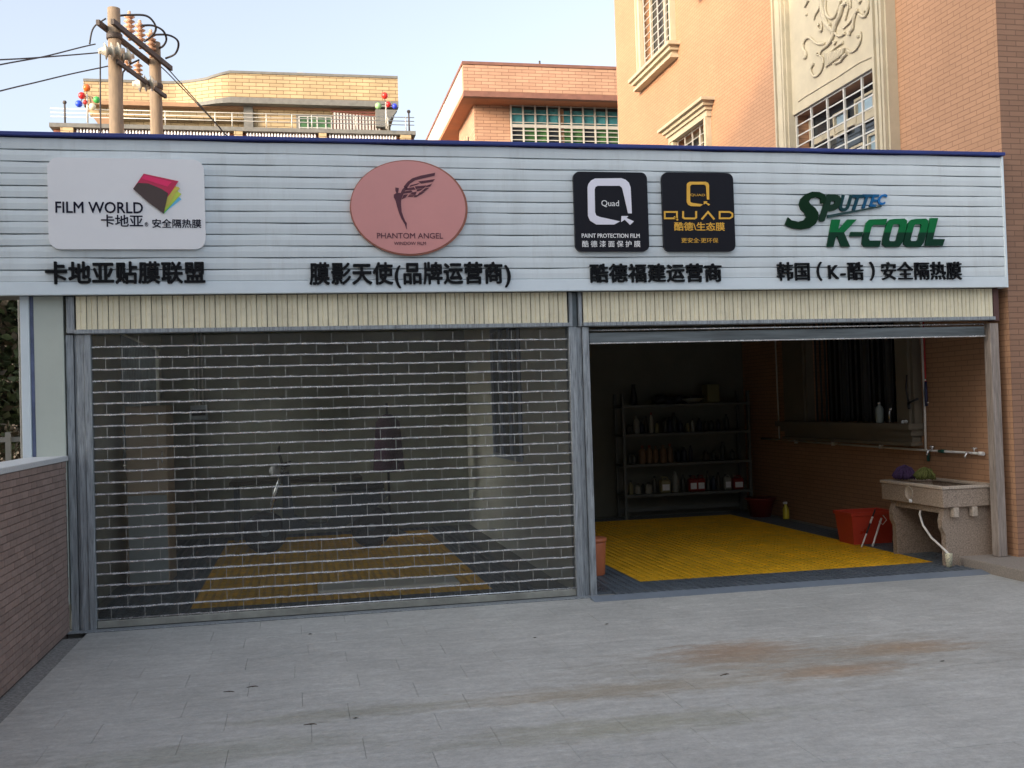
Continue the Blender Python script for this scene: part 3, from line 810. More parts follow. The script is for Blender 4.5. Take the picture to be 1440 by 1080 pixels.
R = MB()
for pl, a, b in [
    ([(400,0),(395,100),(410,190),(450,245),(510,240),(545,190),(580,100),(610,0)], 0.018, 0.018),
    ([(350,0),(350,90),(355,180),(385,290),(440,370),(510,440)], 0.028, 0.03),
    ([(640,60),(620,140),(590,240),(545,330),(515,440)], 0.035, 0.03),
    ([(515,440),(490,530),(440,610),(380,660),(340,700),(320,760)], 0.03, 0.012),
    ([(320,760),(280,755),(265,735),(290,730)], 0.010, 0.008),
    ([(390,600),(300,605),(230,570),(180,520),(130,535),(95,600),(95,680),(130,740),(125,790),(105,800)], 0.014, 0.022),
    ([(240,280),(250,220),(290,150),(320,100)], 0.010, 0.02),
    ([(110,100),(140,40),(160,0)], 0.012, 0.018),
    ([(850,140),(800,200),(760,270),(700,340),(640,400)], 0.022, 0.010),
    ([(820,170),(795,260),(780,330),(770,400),(740,430),(725,490)], 0.016, 0.026),
    ([(530,450),(560,490),(610,495),(670,455)], 0.012, 0.018),
    ([(885,440),(890,520),(860,620),(800,700),(740,720),(690,680)], 0.012, 0.012),
    ([(990,0),(995,80),(970,180),(935,230),(880,215),(860,190)], 0.018, 0.018),
    ([(940,200),(925,170),(940,150)], 0.012, 0.010),
    ([(860,40),(890,0)], 0.02, 0.015),
    ([(365,880),(345,960),(300,1030),(245,1055),(205,1010),(200,940),(235,880)], 0.014, 0.018),
    ([(370,880),(360,800),(320,770)], 0.014, 0.012),
    ([(400,760),(470,710),(570,630),(640,590)], 0.012, 0.016),
    ([(690,740),(640,790),(600,850),(540,870),(530,900)], 0.022, 0.014),
    ([(700,40),(715,100),(690,200),(670,280)], 0.010, 0.014),
    ([(740,0),(745,90),(735,110)], 0.010, 0.010),
    ([(640,60),(690,45)], 0.02, 0.02),
    ([(310,330),(290,380),(330,430),(350,380),(335,300)], 0.016, 0.014),
    ([(470,330),(440,370),(470,410),(490,460)], 0.020, 0.02),
    ([(545,570),(520,610),(510,570)], 0.012, 0.018),
]:
    R = MB(); rel(pl, a*1.0, b*1.0, mbx=R); R.build('relief_scroll', M['stucco'], bayo)
for i in range(9):   # leaf lobes
    x0, y0 = 430+i*28, 740-i*10
    R = MB(); rel([(x0, y0), (x0-10, y0+90-i*4), (x0-22, y0+190-i*12)], 0.030, 0.020, mbx=R); R.build('relief_leaf', M['stucco'], bayo)
for i in range(13):  # beads
    t = i/12
    p = at(1120+(352+12*t+60*t*t)/9.82, (0+330*t)/9.82, 0, X-0.07)
    MB().ball(p, 0.03, 8).build('relief_bead', M['stucco'], bayo)
for (x, y) in ((140,200),(640,590),(850,505),(560,330),(600,110),(590,170),(570,250)):
    MB().ball(at(1120+x/9.82, y/9.82, 0, X-0.066), 0.022, 8).build('relief_bead', M['stucco'], bayo)
# barred window of the bay
wy0, wy1, wz0, wz1 = 1.90, 3.98, 3.95, 5.40
bw = MB().box(X+0.16, X+0.20, wy0, wy1, 4.98, 5.06).box(X+0.16, X+0.2, wy0, wy0+0.05, wz0, wz1).box(X+0.16, X+0.2, wy1-0.05, wy1, wz0, wz1)
bwo = bw.build('window_frame', M['stucco'], ob)
def pane(y0, y1, za, zb, m_):
    MB().box(X+0.21, X+0.22, y0, y1, za, zb).build('pane', m_, bwo)
pane(wy0, wy1, wz0, wz1, M['dark_glass'])
for (a, b, c, d) in ((1.98,2.25,5.1,5.33),(2.40,2.78,5.1,5.36),(3.05,3.30,5.08,5.32),(2.02,2.28,4.1,4.86),(2.33,2.52,4.1,4.86),(2.66,2.98,4.1,4.8),(3.02,3.2,4.1,4.7)):
    MB().box(X+0.185, X+0.205, a, b, c-0.12, d-0.12).build('pane', M['pale_glass'], bwo)
    f = MB(); 
    f.ring([(X+0.184,a-0.03,c-0.15),(X+0.184,b+0.03,c-0.15),(X+0.184,b+0.03,d-0.09),(X+0.184,a-0.03,d-0.09)],[(X+0.184,a,c-0.12),(X+0.184,b,c-0.12),(X+0.184,b,d-0.12),(X+0.184,a,d-0.12)],(-0.034,0,0))
    f.build('sash', M['stucco'], bwo)
br = MB()
for i in range(6):
    yy = wy0+0.015+(wy1-wy0-0.03)*i/5
    br.box(X-0.03, X-0.005, yy-0.013, yy+0.013, wz0-0.2, wz1)
for i in range(12):
    z = wz1-0.012-i*0.135
    br.box(X-0.022, X-0.012, wy0, wy1, z-0.008, z+0.008)
br.build('security_bars', M['bar'], bwo)

# window of the ground floor, inside the open bay
w = MB()
for (a, b) in ((1.40, 1.735), (3.795, 4.46)):
    w.box(X-0.10, X-0.001, a, b, 1.336, 3.0); w.box(X-0.13, X-0.101, a+0.05, b-0.05, 1.336, 3.0)
w.box(X-0.20, X-0.001, 1.36, 4.56, 1.27, 1.335); w.box(X-0.15, X-0.001, 1.40, 4.5, 1.20, 1.269); w.box(X-0.11, X-0.001, 1.44, 4.46, 1.13, 1.199); w.box(X-0.14, X-0.001, 1.42, 4.48, 1.09, 1.129)
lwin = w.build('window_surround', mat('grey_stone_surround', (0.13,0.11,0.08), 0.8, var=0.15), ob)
MB().box(X+0.2, X+0.22, 1.74, 3.79, 1.336, 2.62).build('pane', mat('black_glass', (0.008,0.008,0.009), 0.2, spec=0.25, rvar=0), lwin)
br = MB()
for i in range(17):
    yy = 1.77 + i*0.125
    br.box(X+0.01, X+0.03, yy-0.009, yy+0.009, 1.336, 2.62)
br.build('security_bars', mat('dull_bars', (0.05,0.05,0.05), 0.5, metal=0.2), lwin)
f = MB()
for yy in (2.25, 2.75, 3.25): f.box(X+0.12, X+0.17, yy-0.035, yy+0.035, 1.336, 2.62)
f.build('frame', mat('dull_frame', (0.09,0.095,0.10), 0.5), lwin)

# ------------------------------------------------------------------ signs on the fascia
FY = -0.112
def sp(x, y, d=0.0): return at(x, y, 1, FY-d)
TC = {}
def glyph(ch, bold, shear=0.0, res=3):
    key = (ch, bold, shear)
    if key in TC: return TC[key]
    c = bpy.data.curves.new('glyph', 'FONT'); c.body = ch; c.offset = bold; c.shear = shear; c.resolution_u = res
    c.fill_mode = 'FRONT'
    o = bpy.data.objects.new('glyph', c); COL.objects.link(o)
    dg = bpy.context.evaluated_depsgraph_get(); dg.update()
    me = bpy.data.meshes.new_from_object(o.evaluated_get(dg))
    vs = [v.co.copy() for v in me.vertices]; fs = [list(p.vertices) for p in me.polygons]
    bpy.data.objects.remove(o); bpy.data.curves.remove(c); bpy.data.meshes.remove(me)
    TC[key] = (vs, fs); return TC[key]
def put_text(name, ch, p00, p11, m_, parent, thick=0.012, bold=0.0, shear=0.0, box=None, res=3):
    """fits the glyphs into the rectangle p00 (top left) .. p11 (bottom right) on the sign plane"""
    vs, fs = glyph(ch, 0, shear, res)
    if not vs: return None
    if box: x0, x1, y0, y1 = box
    else:
        xs = [v.x for v in vs]; ys = [v.y for v in vs]; x0, x1, y0, y1 = min(xs), max(xs), min(ys), max(ys)
    W = p11.x-p00.x; H = p00.z-p11.z
    yb = p00.y
    P_ = [(p00.x+(v.x-x0)/(x1-x0)*W, yb, p11.z+(v.y-y0)/(y1-y0)*H) for v in vs]
    n_ = len(P_)
    E = {}
    for f in fs:
        for i in range(len(f)):
            a, b = f[i], f[(i+1) % len(f)]
            E[(a, b)] = E.get((a, b), 0)+1
    sides = [(a, b, n_+b, n_+a) for (a, b) in E if (b, a) not in E]
    mb = MB()
    k = H/(y1-y0)*bold
    sh_ = [(0,0)] if not bold else [(k*math.cos(q), k*math.sin(q)) for q in [math.pi/4+math.pi/4*i for i in range(8)]] + [(0,0)]
    for i, (dx, dz) in enumerate(sh_):   # heavier stroke: the same glyph laid over itself a hair further out each time
        fr_ = [(a+dx, b-thick-i*0.00012, c+dz) for a, b, c in P_]; bk = [(a+dx, b, c+dz) for a, b, c in P_]
        mb.add(fr_ + bk, [list(f) for f in fs] + sides)
    return mb.build(name, m_, parent, recalc=False)

CELL = {'(':0.42, ')':0.42, 'K':0.66, '-':0.46, '—':0.5}
def letter_row(s, x0, y0, x1, y1, label, m_=None, bold=0.018, lead=0.0):
    a = sp(x0, y0); b = sp(x1, y1)
    e = empty('sign_lettering', ((a.x+b.x)/2, FY, b.z), label, 'lettering')
    tot = sum(CELL.get(c, 1.0) for c in s)
    W = b.x-a.x; H = a.z-b.z
    x = a.x
    for c in s:
        w_ = W*CELL.get(c, 1.0)/tot
        if c in '(-)K（）':
            vs, fs = glyph(c, 0)
            xs = [v.x for v in vs]; cx = (min(xs)+max(xs))/2; hw = CELL.get(c, 1.0)/2
            put_text('letter', c, Vector((x, FY+0.008, a.z)), Vector((x+w_, FY+0.008, b.z)), m_ or M['black_letter'], e, 0.022, bold, box=(cx-hw*0.98, cx+hw*0.98, -0.09, 0.86))
        else:
            put_text('letter', c, Vector((x, FY+0.008, a.z)), Vector((x+w_, FY+0.008, b.z)), m_ or M['black_letter'], e, 0.022, bold, box=(-0.01, 1.01, -0.10, 0.86))
        x += w_
    return e
letter_row('卡地亚贴膜联盟', 62, 368, 290, 398.5, 'seven bold black Chinese characters under the white rounded board', bold=0.022)
letter_row('膜影天使(品牌运营商)', 434, 369, 720, 399, 'black Chinese lettering with brackets under the pink oval sign', bold=0.022)
letter_row('酷德福建运营商', 828, 371, 1016, 396.5, 'seven black Chinese characters under the two black square signs', bold=0.02)
letter_row('韩国（K-酷）安全隔热膜', 1091, 368.5, 1353, 393.5, 'thin black Chinese lettering under the green logo at the right end', bold=0.008)

def rrect(x0, y0, x1, y1, r, d=0.0, n_=6):
    a = sp(x0, y0, d); b = sp(x1, y1, d)
    X0, X1, Z0, Z1 = a.x, b.x, b.z, a.z
    out = []
    for (cx, cz, a0) in ((X1-r, Z1-r, 0), (X0+r, Z1-r, 90), (X0+r, Z0+r, 180), (X1-r, Z0+r, 270)):
        for i in range(n_+1):
            t = math.radians(a0+90*i/n_); out.append((cx+r*math.cos(t), FY-d, cz+r*math.sin(t)))
    return out
def board(x0, y0, x1, y1, r, m_, label, thick=0.025, n_=6):
    c = sp((x0+x1)/2, y1)
    e = empty('sign_board', (c.x, FY, c.z), label, 'sign')
    MB().prism([Vector(p)+Vector((0,0.008,0)) for p in rrect(x0, y0, x1, y1, r, 0, n_)], (0,-thick-0.008,0)).build('panel', m_, e)
    return e
def shape(name, pts, m_, parent, d0, d1=0.004, sx=1.0, sy=1.0, ox=0, oy=0):
    P_ = [sp(ox+x/sx, oy+y/sy, d0) for x, y in pts]
    P_ = [Vector((p.x, FY-d0, p.z)) for p in P_]
    return MB().prism(P_, (0,-d1,0)).build(name, m_, parent)
def ptext(s, x0, y0, x1, y1, m_, parent, d0=0.0255, thick=0.003, bold=0.0, shear=0.0, name='letters'):
    a = sp(x0, y0, d0); b = sp(x1, y1, d0)
    return put_text(name, s, a, b, m_, parent, thick, bold, shear)
def stroke(name, pls, w, m_, parent, d0, ox, oy, s, d1=0.004, closed=False):
    """flat mitred strokes in the sign plane"""
    mb = MB()
    for pl in pls:
        cl = pl[0] == pl[-1]
        P_ = [Vector(p) for p in (pl[:-1] if cl else pl)]
        n_ = len(P_); L = []; R_ = []
        for i in range(n_):
            a = P_[i-1] if (i > 0 or cl) else None
            b = P_[(i+1) % n_] if (i < n_-1 or cl) else None
            d1_ = (P_[i]-a).normalized() if a is not None else (b-P_[i]).normalized()
            d2_ = (b-P_[i]).normalized() if b is not None else d1_
            nn_ = Vector((-(d1_+d2_).y, (d1_+d2_).x)).normalized()
            k = w/2/max(0.4, nn_.dot(Vector((-d1_.y, d1_.x))))
            L.append(P_[i]+nn_*k); R_.append(P_[i]-nn_*k)
        cv = lambda q: (lambda p: Vector((p.x, FY-d0, p.z)))(sp(ox+q.x/s, oy+q.y/s, d0))
        L = [cv(q) for q in L]; R_ = [cv(q) for q in R_]
        if cl: mb.ring(L, R_, (0,-d1,0))
        else: mb.prism(L+R_[::-1], (0,-d1,0))
    return mb.build(name, m_, parent)

# 1: white board FILM WORLD
e = board(67, 222, 290, 351, 0.085, M['lilac_board'], 'white rounded board with a colour fan and FILM WORLD at the left end')
ink = mat('dark_ink', (0.008,0.008,0.02), 0.6, var=0.05, spec=0.1)
ptext('FILM WORLD', 78, 283.5, 201, 300, ink, e, bold=0.012)
ptext('卡地亚', 142, 302, 201, 319, ink, e, bold=0.012)
ptext('安全隔热膜', 214, 308, 283, 320.5, ink, e, bold=0.012)
ptext('®', 203.5, 312.5, 208.5, 318.5, ink, e)
cs = 4.8
def fan(pts, c, d): shape('fan_blade', pts, mat('fan_colour', c, 0.4, var=0.03), e, 0.0255+d, 0.0015, cs, cs, 0, 200)
fan([(1105,480),(1225,385),(1180,345),(1120,360)], (0.12,0.42,0.80), 0)
fan([(1107,482),(1200,375),(1190,335),(1110,350)], (0.10,0.50,0.10), 0.0016)
fan([(1108,470),(1225,350),(1190,325),(1120,340)], (0.42,0.52,0.06), 0.0032)
fan([(1120,400),(1215,312),(1180,295),(1110,330)], (0.80,0.38,0.05), 0.0048)
fan([(1115,440),(1140,425),(1180,345),(1215,312),(1200,300),(1130,350)], (0.45,0.40,0.06), 0.0058)
fan([(970,212),(1205,263),(1150,345),(1100,410),(898,315)], (0.42,0.01,0.06), 0.0074)
fan([(975,222),(1160,268),(1130,300),(955,245)], (0.62,0.01,0.10), 0.0090)
fan([(898,315),(930,275),(1000,278),(1090,315),(1135,345),(1105,482),(1000,405)], (0.045,0.025,0.022), 0.0106)

# 2: oval rose sign
a = sp(492, 292); b_ = sp(657, 292); t_ = sp(574, 226); bt = sp(574, 360)
cx, cz = (a.x+b_.x)/2, (t_.z+bt.z)/2; rx, rz = (b_.x-a.x)/2, (t_.z-bt.z)/2
e = empty('sign_board', (cx, FY, bt.z), 'pink oval sign with a dark winged figure and PHANTOM ANGEL', 'sign')
ov = lambda k, d: [(cx+rx*k*math.cos(2*math.pi*i/64), FY-d, cz+rz*k*math.sin(2*math.pi*i/64)) for i in range(64)]
MB().prism([Vector(p)+Vector((0,0.008,0)) for p in ov(1.0,0)], (0,-0.032,0)).build('rim', M['rose_edge'], e)
MB().prism([Vector(p)+Vector((-0.006,0,0.002)) for p in ov(0.972,0.0245)], (0,-0.006,0)).build('panel', M['rose'], e)
ps = 4.5; D0 = 0.031
def ang(pts): shape('winged_figure', pts, M['maroon'], e, D0, 0.003, ps, ps, 420, 200)
ang([(612,287),(634,290),(632,308),(628,320),(645,322),(655,300),(672,282),(690,290),(672,310),(655,345),(648,370),(648,400),(652,440),(662,470),(675,500),(684,512),(683,553),(672,520),(652,488),(636,450),(622,405),(614,372),(602,348),(602,332),(618,322),(612,306)])
ang([(664,282),(690,250),(720,228),(770,212),(864,193),(860,212),(800,226),(740,240),(705,262),(684,292)])
for pts in ([(757,248),(862,234),(848,250),(775,262)], [(708,272),(770,256),(752,268),(700,284)], [(815,272),(845,262),(832,280),(800,286)],
            [(735,280),(812,272),(792,290),(742,296)], [(684,292),(728,284),(740,300),(676,304)], [(672,312),(712,304),(722,318),(662,326)],
            [(745,300),(790,292),(770,306),(750,312)], [(800,292),(826,288),(800,310),(772,316)], [(722,318),(748,312),(738,334),(700,330)],
            [(765,318),(800,313),(772,332),(752,334)], [(664,332),(692,330),(676,350),(652,362)], [(700,334),(740,336),(720,345),(690,346)], [(735,336),(770,332),(745,347),(728,348)]):
    ang(pts)
ptext('PHANTOM ANGEL', 530, 327.5, 623, 335.5, M['maroon'], e, D0)
ptext('WINDOW FILM', 554, 340, 599, 344.5, M['maroon'], e, D0)

# 3: black square sign with silver Q
e = board(805, 242, 912, 354, 0.055, M['black_board'], 'black square sign with silver Q mark, left one of the pair')
qs = 5.143; ox, oy = 780, 220
shape('q_mark', [(557,412),(548,225),(535,190),(510,168),(480,158),(290,160),(262,175),(243,200),(237,225),(240,430),(255,465),(300,493),(430,493),(472,470),(325,438),(300,428),(291,405),(288,240),(294,222),(310,213),(470,213),(484,225),(490,240),(530,412)], M['chrome'], e, 0.0255, 0.006, qs, qs, ox, oy)
shape('q_mark', [(482,432),(532,432),(518,446),(572,470),(545,496),(506,458),(480,475)], M['chrome'], e, 0.0255, 0.006, qs, qs, ox, oy)
ptext('Quad', 845.5, 281.5, 870.5, 291.5, M['white_letter'], e)
ptext('PAINT PROTECTION FILM', 818, 328.5, 899.5, 334.5, M['white_letter'], e, bold=0.012)
ptext('酷 德 漆 面 保 护 膜', 818.5, 338.5, 900.5, 347.5, M['white_letter'], e, bold=0.006)

# 4: black square sign with gold QUAD
e = board(929, 243, 1033, 354, 0.055, M['black_board'], 'black square sign with gold QUAD lettering, right one of the pair')
shape('q_mark', [(1116,312),(1115,208),(1108,192),(1092,184),(975,184),(960,192),(954,206),(954,332),(964,350),(985,360),(1050,362),(1072,348),(990,336),(979,328),(978,216),(990,204),(1080,204),(1092,214),(1100,312)], M['gold'], e, 0.0255, 0.006, qs, qs, ox, oy)
shape('q_mark', [(1076,325),(1104,325),(1096,333),(1122,347),(1112,357),(1092,340),(1078,348)], M['gold'], e, 0.0255, 0.006, qs, qs, ox, oy)
ptext('QUAD', 970.5, 272.5, 991.5, 276.5, M['gold'], e)
stroke('letter', [[(795,402),(883,402),(883,448),(795,448),(795,402)], [(862,436),(890,462)]], 12, M['gold'], e, 0.0255, ox, oy, qs, 0.005)
stroke('letter', [[(928,396),(928,442),(940,449),(1012,449),(1022,442),(1022,396)]], 13, M['gold'], e, 0.0255, ox, oy, qs, 0.005)
stroke('letter', [[(1062,456),(1108,402),(1154,456)]], 13, M['gold'], e, 0.0255, ox, oy, qs, 0.005)
stroke('letter', [[(1192,402),(1265,402),(1284,414),(1284,436),(1265,448),(1192,448),(1192,402)]], 12, M['gold'], e, 0.0255, ox, oy, qs, 0.005)
ptext('酷德\\生态膜', 948, 312.5, 1019, 324.5, M['gold'], e, bold=0.016)
ptext('更安全·更环保', 958, 334.5, 1010, 341.5, M['gold'], e, bold=0.0)

# 5: green and blue raised logo
e = empty('logo_lettering', sp(1225, 350)[:], 'raised green and blue SPUTTEC K-COOL logo at the right end', 'lettering')
ls = 3.789; lx, ly = 1060, 230
def two_tone():
    Mx = bpy.data.materials.new('two_tone_green'); Mx.use_nodes = True
    t = Mx.node_tree; N = t.nodes; L = t.links; p = N['Principled BSDF']
    g = N.new('ShaderNodeNewGeometry'); s_ = N.new('ShaderNodeSeparateXYZ'); L.new(g.outputs['Position'], s_.inputs[0])
    zc = sp(1240, 327.0).z
    gt = N.new('ShaderNodeMath'); gt.operation = 'GREATER_THAN'; gt.inputs[1].default_value = zc; L.new(s_.outputs[2], gt.inputs[0])
    mx = N.new('ShaderNodeMix'); mx.data_type = 'RGBA'; L.new(gt.outputs[0], mx.inputs[0])
    mx.inputs[6].default_value = (0.0, 0.035, 0.015, 1); mx.inputs[7].default_value = (0.0, 0.15, 0.04, 1)
    L.new(mx.outputs[2], p.inputs['Base Color']); p.inputs['Roughness'].default_value = 0.4; p.inputs['Specular IOR Level'].default_value = 0.2
    return Mx
GG = two_tone()
TH = 0.020
def lg(pts, m_=GG): shape('letter', pts, m_, e, -0.008, TH, ls, ls, lx, ly)
lg([(412,300),(456,300),(444,358),(494,300),(543,300),(476,370),(508,445),(462,445),(440,388),(430,398),(420,445),(385,445)])
lg([(512,366),(576,366),(570,390),(506,390)])
lg([(612,300),(705,296),(696,328),(634,328),(622,340),(606,400),(612,412),(672,412),(664,445),(585,445),(572,430),(574,405),(594,318)])
def oo(dx):
    o_ = [(745,296),(800,294),(814,306),(812,325),(790,420),(772,444),(700,445),(682,430),(684,408),(706,318),(722,300)]
    i_ = [(750,324),(772,324),(777,330),(776,338),(758,405),(750,414),(722,414),(718,408),(719,400),(736,334),(742,326)]
    f = lambda l: [Vector((sp(lx+(x+dx)/ls, ly+y/ls).x, FY+0.008, sp(lx+(x+dx)/ls, ly+y/ls).z)) for x, y in l]
    MB().ring(f(o_), f(i_), (0,-TH,0)).build('letter', GG, e)
oo(0); oo(114)
lg([(936,292),(976,292),(948,404),(1012,404),(1000,440),(906,440)])
DG = mat('deep_green', (0.001,0.018,0.005), 0.4, var=0.03, spec=0.15)
# big S
lg([(375,212),(352,214),(350,188),(330,180),(300,188),(288,205),(300,222),(322,238),(338,262),(340,290),(326,322),(296,344),(250,352),(200,346),(162,328),(178,288),(196,304),(232,312),(262,304),(276,286),(268,266),(246,244),(238,218),(246,190),(270,166),(305,152),(345,154),(376,168),(380,190)], DG)
for ch, x0, y0, x1, y1, c in (('P', 345, 174, 458, 302, (0.003,0.022,0.010)), ('U', 452, 172, 522, 254, (0.002,0.030,0.034)), ('T', 520, 170, 586, 248, (0.003,0.040,0.065)),
                              ('T', 572, 168, 632, 238, (0.004,0.060,0.13)), ('E', 612, 168, 664, 230, (0.006,0.085,0.21)), ('C', 658, 166, 708, 220, (0.008,0.12,0.34))):
    a = sp(lx+x0/ls, ly+y0/ls, -0.008); b = sp(lx+x1/ls, ly+y1/ls, -0.008)
    put_text('letter', ch, a, b, mat('letter_colour', c, 0.35, var=0.03, spec=0.2), e, TH-0.004, 0.03 if ch != 'P' else 0.05, 0.42)
lg([(390,276),(676,226),(676,232),(480,272),(388,292)], mat('letter_colour', (0.002,0.03,0.03), 0.3))

# ------------------------------------------------------------------ things in the open bay
# shelf unit
sh = empty('shelf_rack', (5.45, 5.6, 0), 'pale metal rack of four shelves against the back wall of the open bay', 'shelf')
SX0, SX1, SY0, SY1 = 4.49, 6.43, 5.42, 5.82
for x in (SX0, SX1-0.04):
    for y in (SY0, SY1-0.04):
        MB().box(x, x+0.04, y, y+0.04, 0.006, 1.78).build('post', M['shelf'], sh)
SZ = (0.345, 0.775, 1.205, 1.615)
for z in SZ:
    MB().bbox(SX0+0.002, SX1-0.002, SY0-0.006, SY1+0.006, z-0.04, z, 0.003).build('shelf_board', M['shelf'], sh)
MB().box(SX0+0.002, SX1-0.002, SY1-0.02, SY1-0.01, 0.06, 0.12).build('brace', M['shelf'], sh)
def bottle(x, y, z, r, h_, m_, capm, label, cat='bottle', kind='round'):
    e = empty('bottle', (x, y, z), label, cat, 'bottles and cans on the shelf rack')
    if kind == 'jug':
        MB().bbox(x-r, x+r, y-r*0.7, y+r*0.7, z+0.001, z+h_*0.75, r*0.25).tube([(x-r*0.5,y,z+h_*0.74),(x-r*0.2,y,z+h_*0.9),(x+r*0.5,y,z+h_*0.88),(x+r*0.7,y,z+h_*0.72)], r*0.14, 6).build('body', m_, e)
        MB().lathe([(r*0.3, 0), (r*0.3, h_*0.12)], (x-r*0.5, y, z+h_*0.85), n=10).build('cap', capm, e)
        MB().bbox(x-r*0.7, x+r*0.7, y-r*0.7-0.003, y-r*0.7-0.001, z+h_*0.15, z+h_*0.5, 0.001).build('label', M['white_paint'], e)
    else:
        MB().lathe([(r*0.9,0.001),(r,h_*0.03),(r,h_*0.66),(r*0.8,h_*0.76),(r*0.35,h_*0.84),(r*0.35,h_*0.88)], (x, y, z), n=14).build('body', m_, e)
        MB().lathe([(r*0.42,0),(r*0.42,h_*0.1),(r*0.2,h_*0.12)], (x, y, z+h_*0.88), n=10).build('cap', capm, e)
    return e
red = mat('dull_red', (0.16,0.012,0.01), 0.4); tan = mat('tan_plastic', (0.14,0.085,0.045), 0.5); wht = mat('grimy_white', (0.20,0.20,0.17), 0.5); blk = M['black_plastic']
ylw = mat('pale_yellow', (0.18,0.16,0.08), 0.5); dkr = mat('brick_red', (0.22,0.05,0.03), 0.5)
FR = SY0+0.1
def px_x(px, y=FR): return at(px, 600, 1, y).x
shelf_items = [
 (895, SZ[2], 0.045, 0.26, wht, wht, 'round', 'white bottle on the second shelf from the top, leftmost'),
 (916, SZ[2], 0.030, 0.30, wht, red, 'round', 'slim pale bottle with red cap on the second shelf from the top'),
 (924, SZ[2], 0.030, 0.17, ylw, blk, 'round', 'short pale yellow bottle beside the slim one with red cap'),
 (967, SZ[2], 0.030, 0.15, ylw, blk, 'round', 'small yellowish bottle near the middle of the second shelf'),
 (974, SZ[2], 0.026, 0.19, wht, blk, 'round', 'small white bottle near the middle of the second shelf'),
 (902, SZ[1], 0.052, 0.26, tan, dkr, 'round', 'tan can with red top on the middle shelf, leftmost of five'),
 (912, SZ[1], 0.052, 0.26, tan, dkr, 'round', 'tan can with red top on the middle shelf, second of five'),
 (920.5, SZ[1], 0.045, 0.25, tan, tan, 'round', 'plain tan bottle on the middle shelf, third of five'),
 (931, SZ[1], 0.055, 0.26, tan, tan, 'round', 'wide plain tan bottle on the middle shelf, fourth of five'),
 (941, SZ[1], 0.045, 0.27, tan, dkr, 'round', 'tan bottle at the right end of the row of five'),
 (884, SZ[0], 0.035, 0.20, ylw, blk, 'round', 'narrow yellowish bottle at the left end of the bottom shelf'),
 (894, SZ[0], 0.05, 0.15, wht, blk, 'round', 'low white bottle at the left of the bottom shelf'),
 (909, SZ[0], 0.055, 0.16, wht, blk, 'round', 'low wide white bottle left of the beige can on the bottom shelf'),
 (932, SZ[0], 0.075, 0.25, ylw, ylw, 'jug', 'beige canister near the middle of the bottom shelf'),
 (947, SZ[0], 0.05, 0.30, wht, wht, 'round', 'tall white bottle near the middle of the bottom shelf'),
 (971, SZ[0], 0.065, 0.25, red, blk, 'jug', 'red canister with black cap on the bottom shelf, left of two'),
 (982, SZ[0], 0.065, 0.25, red, blk, 'jug', 'red canister with black cap on the bottom shelf, right of two'),
 (1020, SZ[0], 0.055, 0.24, wht, blk, 'jug', 'white striped canister at the right of the bottom shelf'),
 (1034, SZ[0], 0.085, 0.22, red, wht, 'jug', 'wide red canister at the right end of the bottom shelf'),
]
for (px, z, r, h_, m_, c_, k_, lb) in shelf_items:
    bottle(px_x(px), FR, z, r, h_, m_, c_, lb, 'canister' if k_ == 'jug' else 'bottle', k_)
rows_ = [(SZ[2], (884,889,902,908,935,942,949,956,984,992,1001,1010,1022), 'dark bottle on the second shelf from the top'),
         (SZ[1], (884,890,952,960,970,990,1003,1015,1028), 'dark bottle in the back row of the middle shelf'),
         (SZ[0], (901,917,924,957,993,1000,1008), 'dark bottle in the back row of the bottom shelf')]
dkm = [mat('dark_goods', c, 0.5) for c in ((0.03,0.035,0.03),(0.05,0.04,0.03),(0.02,0.025,0.04),(0.06,0.06,0.05))]
ORD = ('leftmost','second from the left','third from the left','fourth from the left','fifth from the left','sixth from the left','seventh from the left','eighth from the left','ninth from the left','tenth from the left','third from the right','second from the right','rightmost')
for (z, pxs, lb) in rows_:
    for iq, px in enumerate(pxs):
        h_ = random.uniform(0.13, 0.29); r = random.uniform(0.028, 0.048)
        b_ = bottle(px_x(px+random.uniform(-1,1), FR+0.12), FR+0.12, z, r, h_, random.choice(dkm), M['black_plastic'], lb + ', ' + (ORD[iq] if iq < len(pxs)-1 else 'rightmost'), 'bottle', 'round')
        b_['group'] = lb.replace('dark bottle', 'dark bottles')
# clutter on the top shelf
e = MB()
for i in range(14):
    e.ball((px_x(930+i*4.0), 5.6, SZ[3]+0.05+0.03*math.sin(i)), 0.07+0.02*math.sin(i*2.1), 8, 0, (1.1,1,0.8))
tag(e.build('cloth_pile', M['black_plastic']), 'dark heap of cloths on the top shelf of the rack', 'cloths')
e = empty('bowl', (px_x(975), 5.52, SZ[3]), 'pale shallow bowl with a cloth on the top shelf of the rack', 'bowl')
MB().lathe([(0.06,0.001),(0.15,0.06),(0.17,0.075),(0.155,0.07),(0.05,0.012)], (px_x(975), 5.52, SZ[3]), n=20).build('bowl_body', wht, e)
e = MB().bbox(px_x(995), px_x(1012), 5.48, 5.7, SZ[3]+0.001, SZ[3]+0.27, 0.01)
tag(e.build('carton', mat('olive_carton', (0.14,0.13,0.06), 0.8)), 'dark olive carton standing on the top shelf of the rack', 'carton')
e = MB().lathe([(0.05,0.001),(0.055,0.1),(0.03,0.22),(0.03,0.3)], (px_x(895), 5.6, SZ[3]), n=12)
tag(e.build('jar', M['black_plastic']), 'black jar at the left end of the top shelf', 'jar')

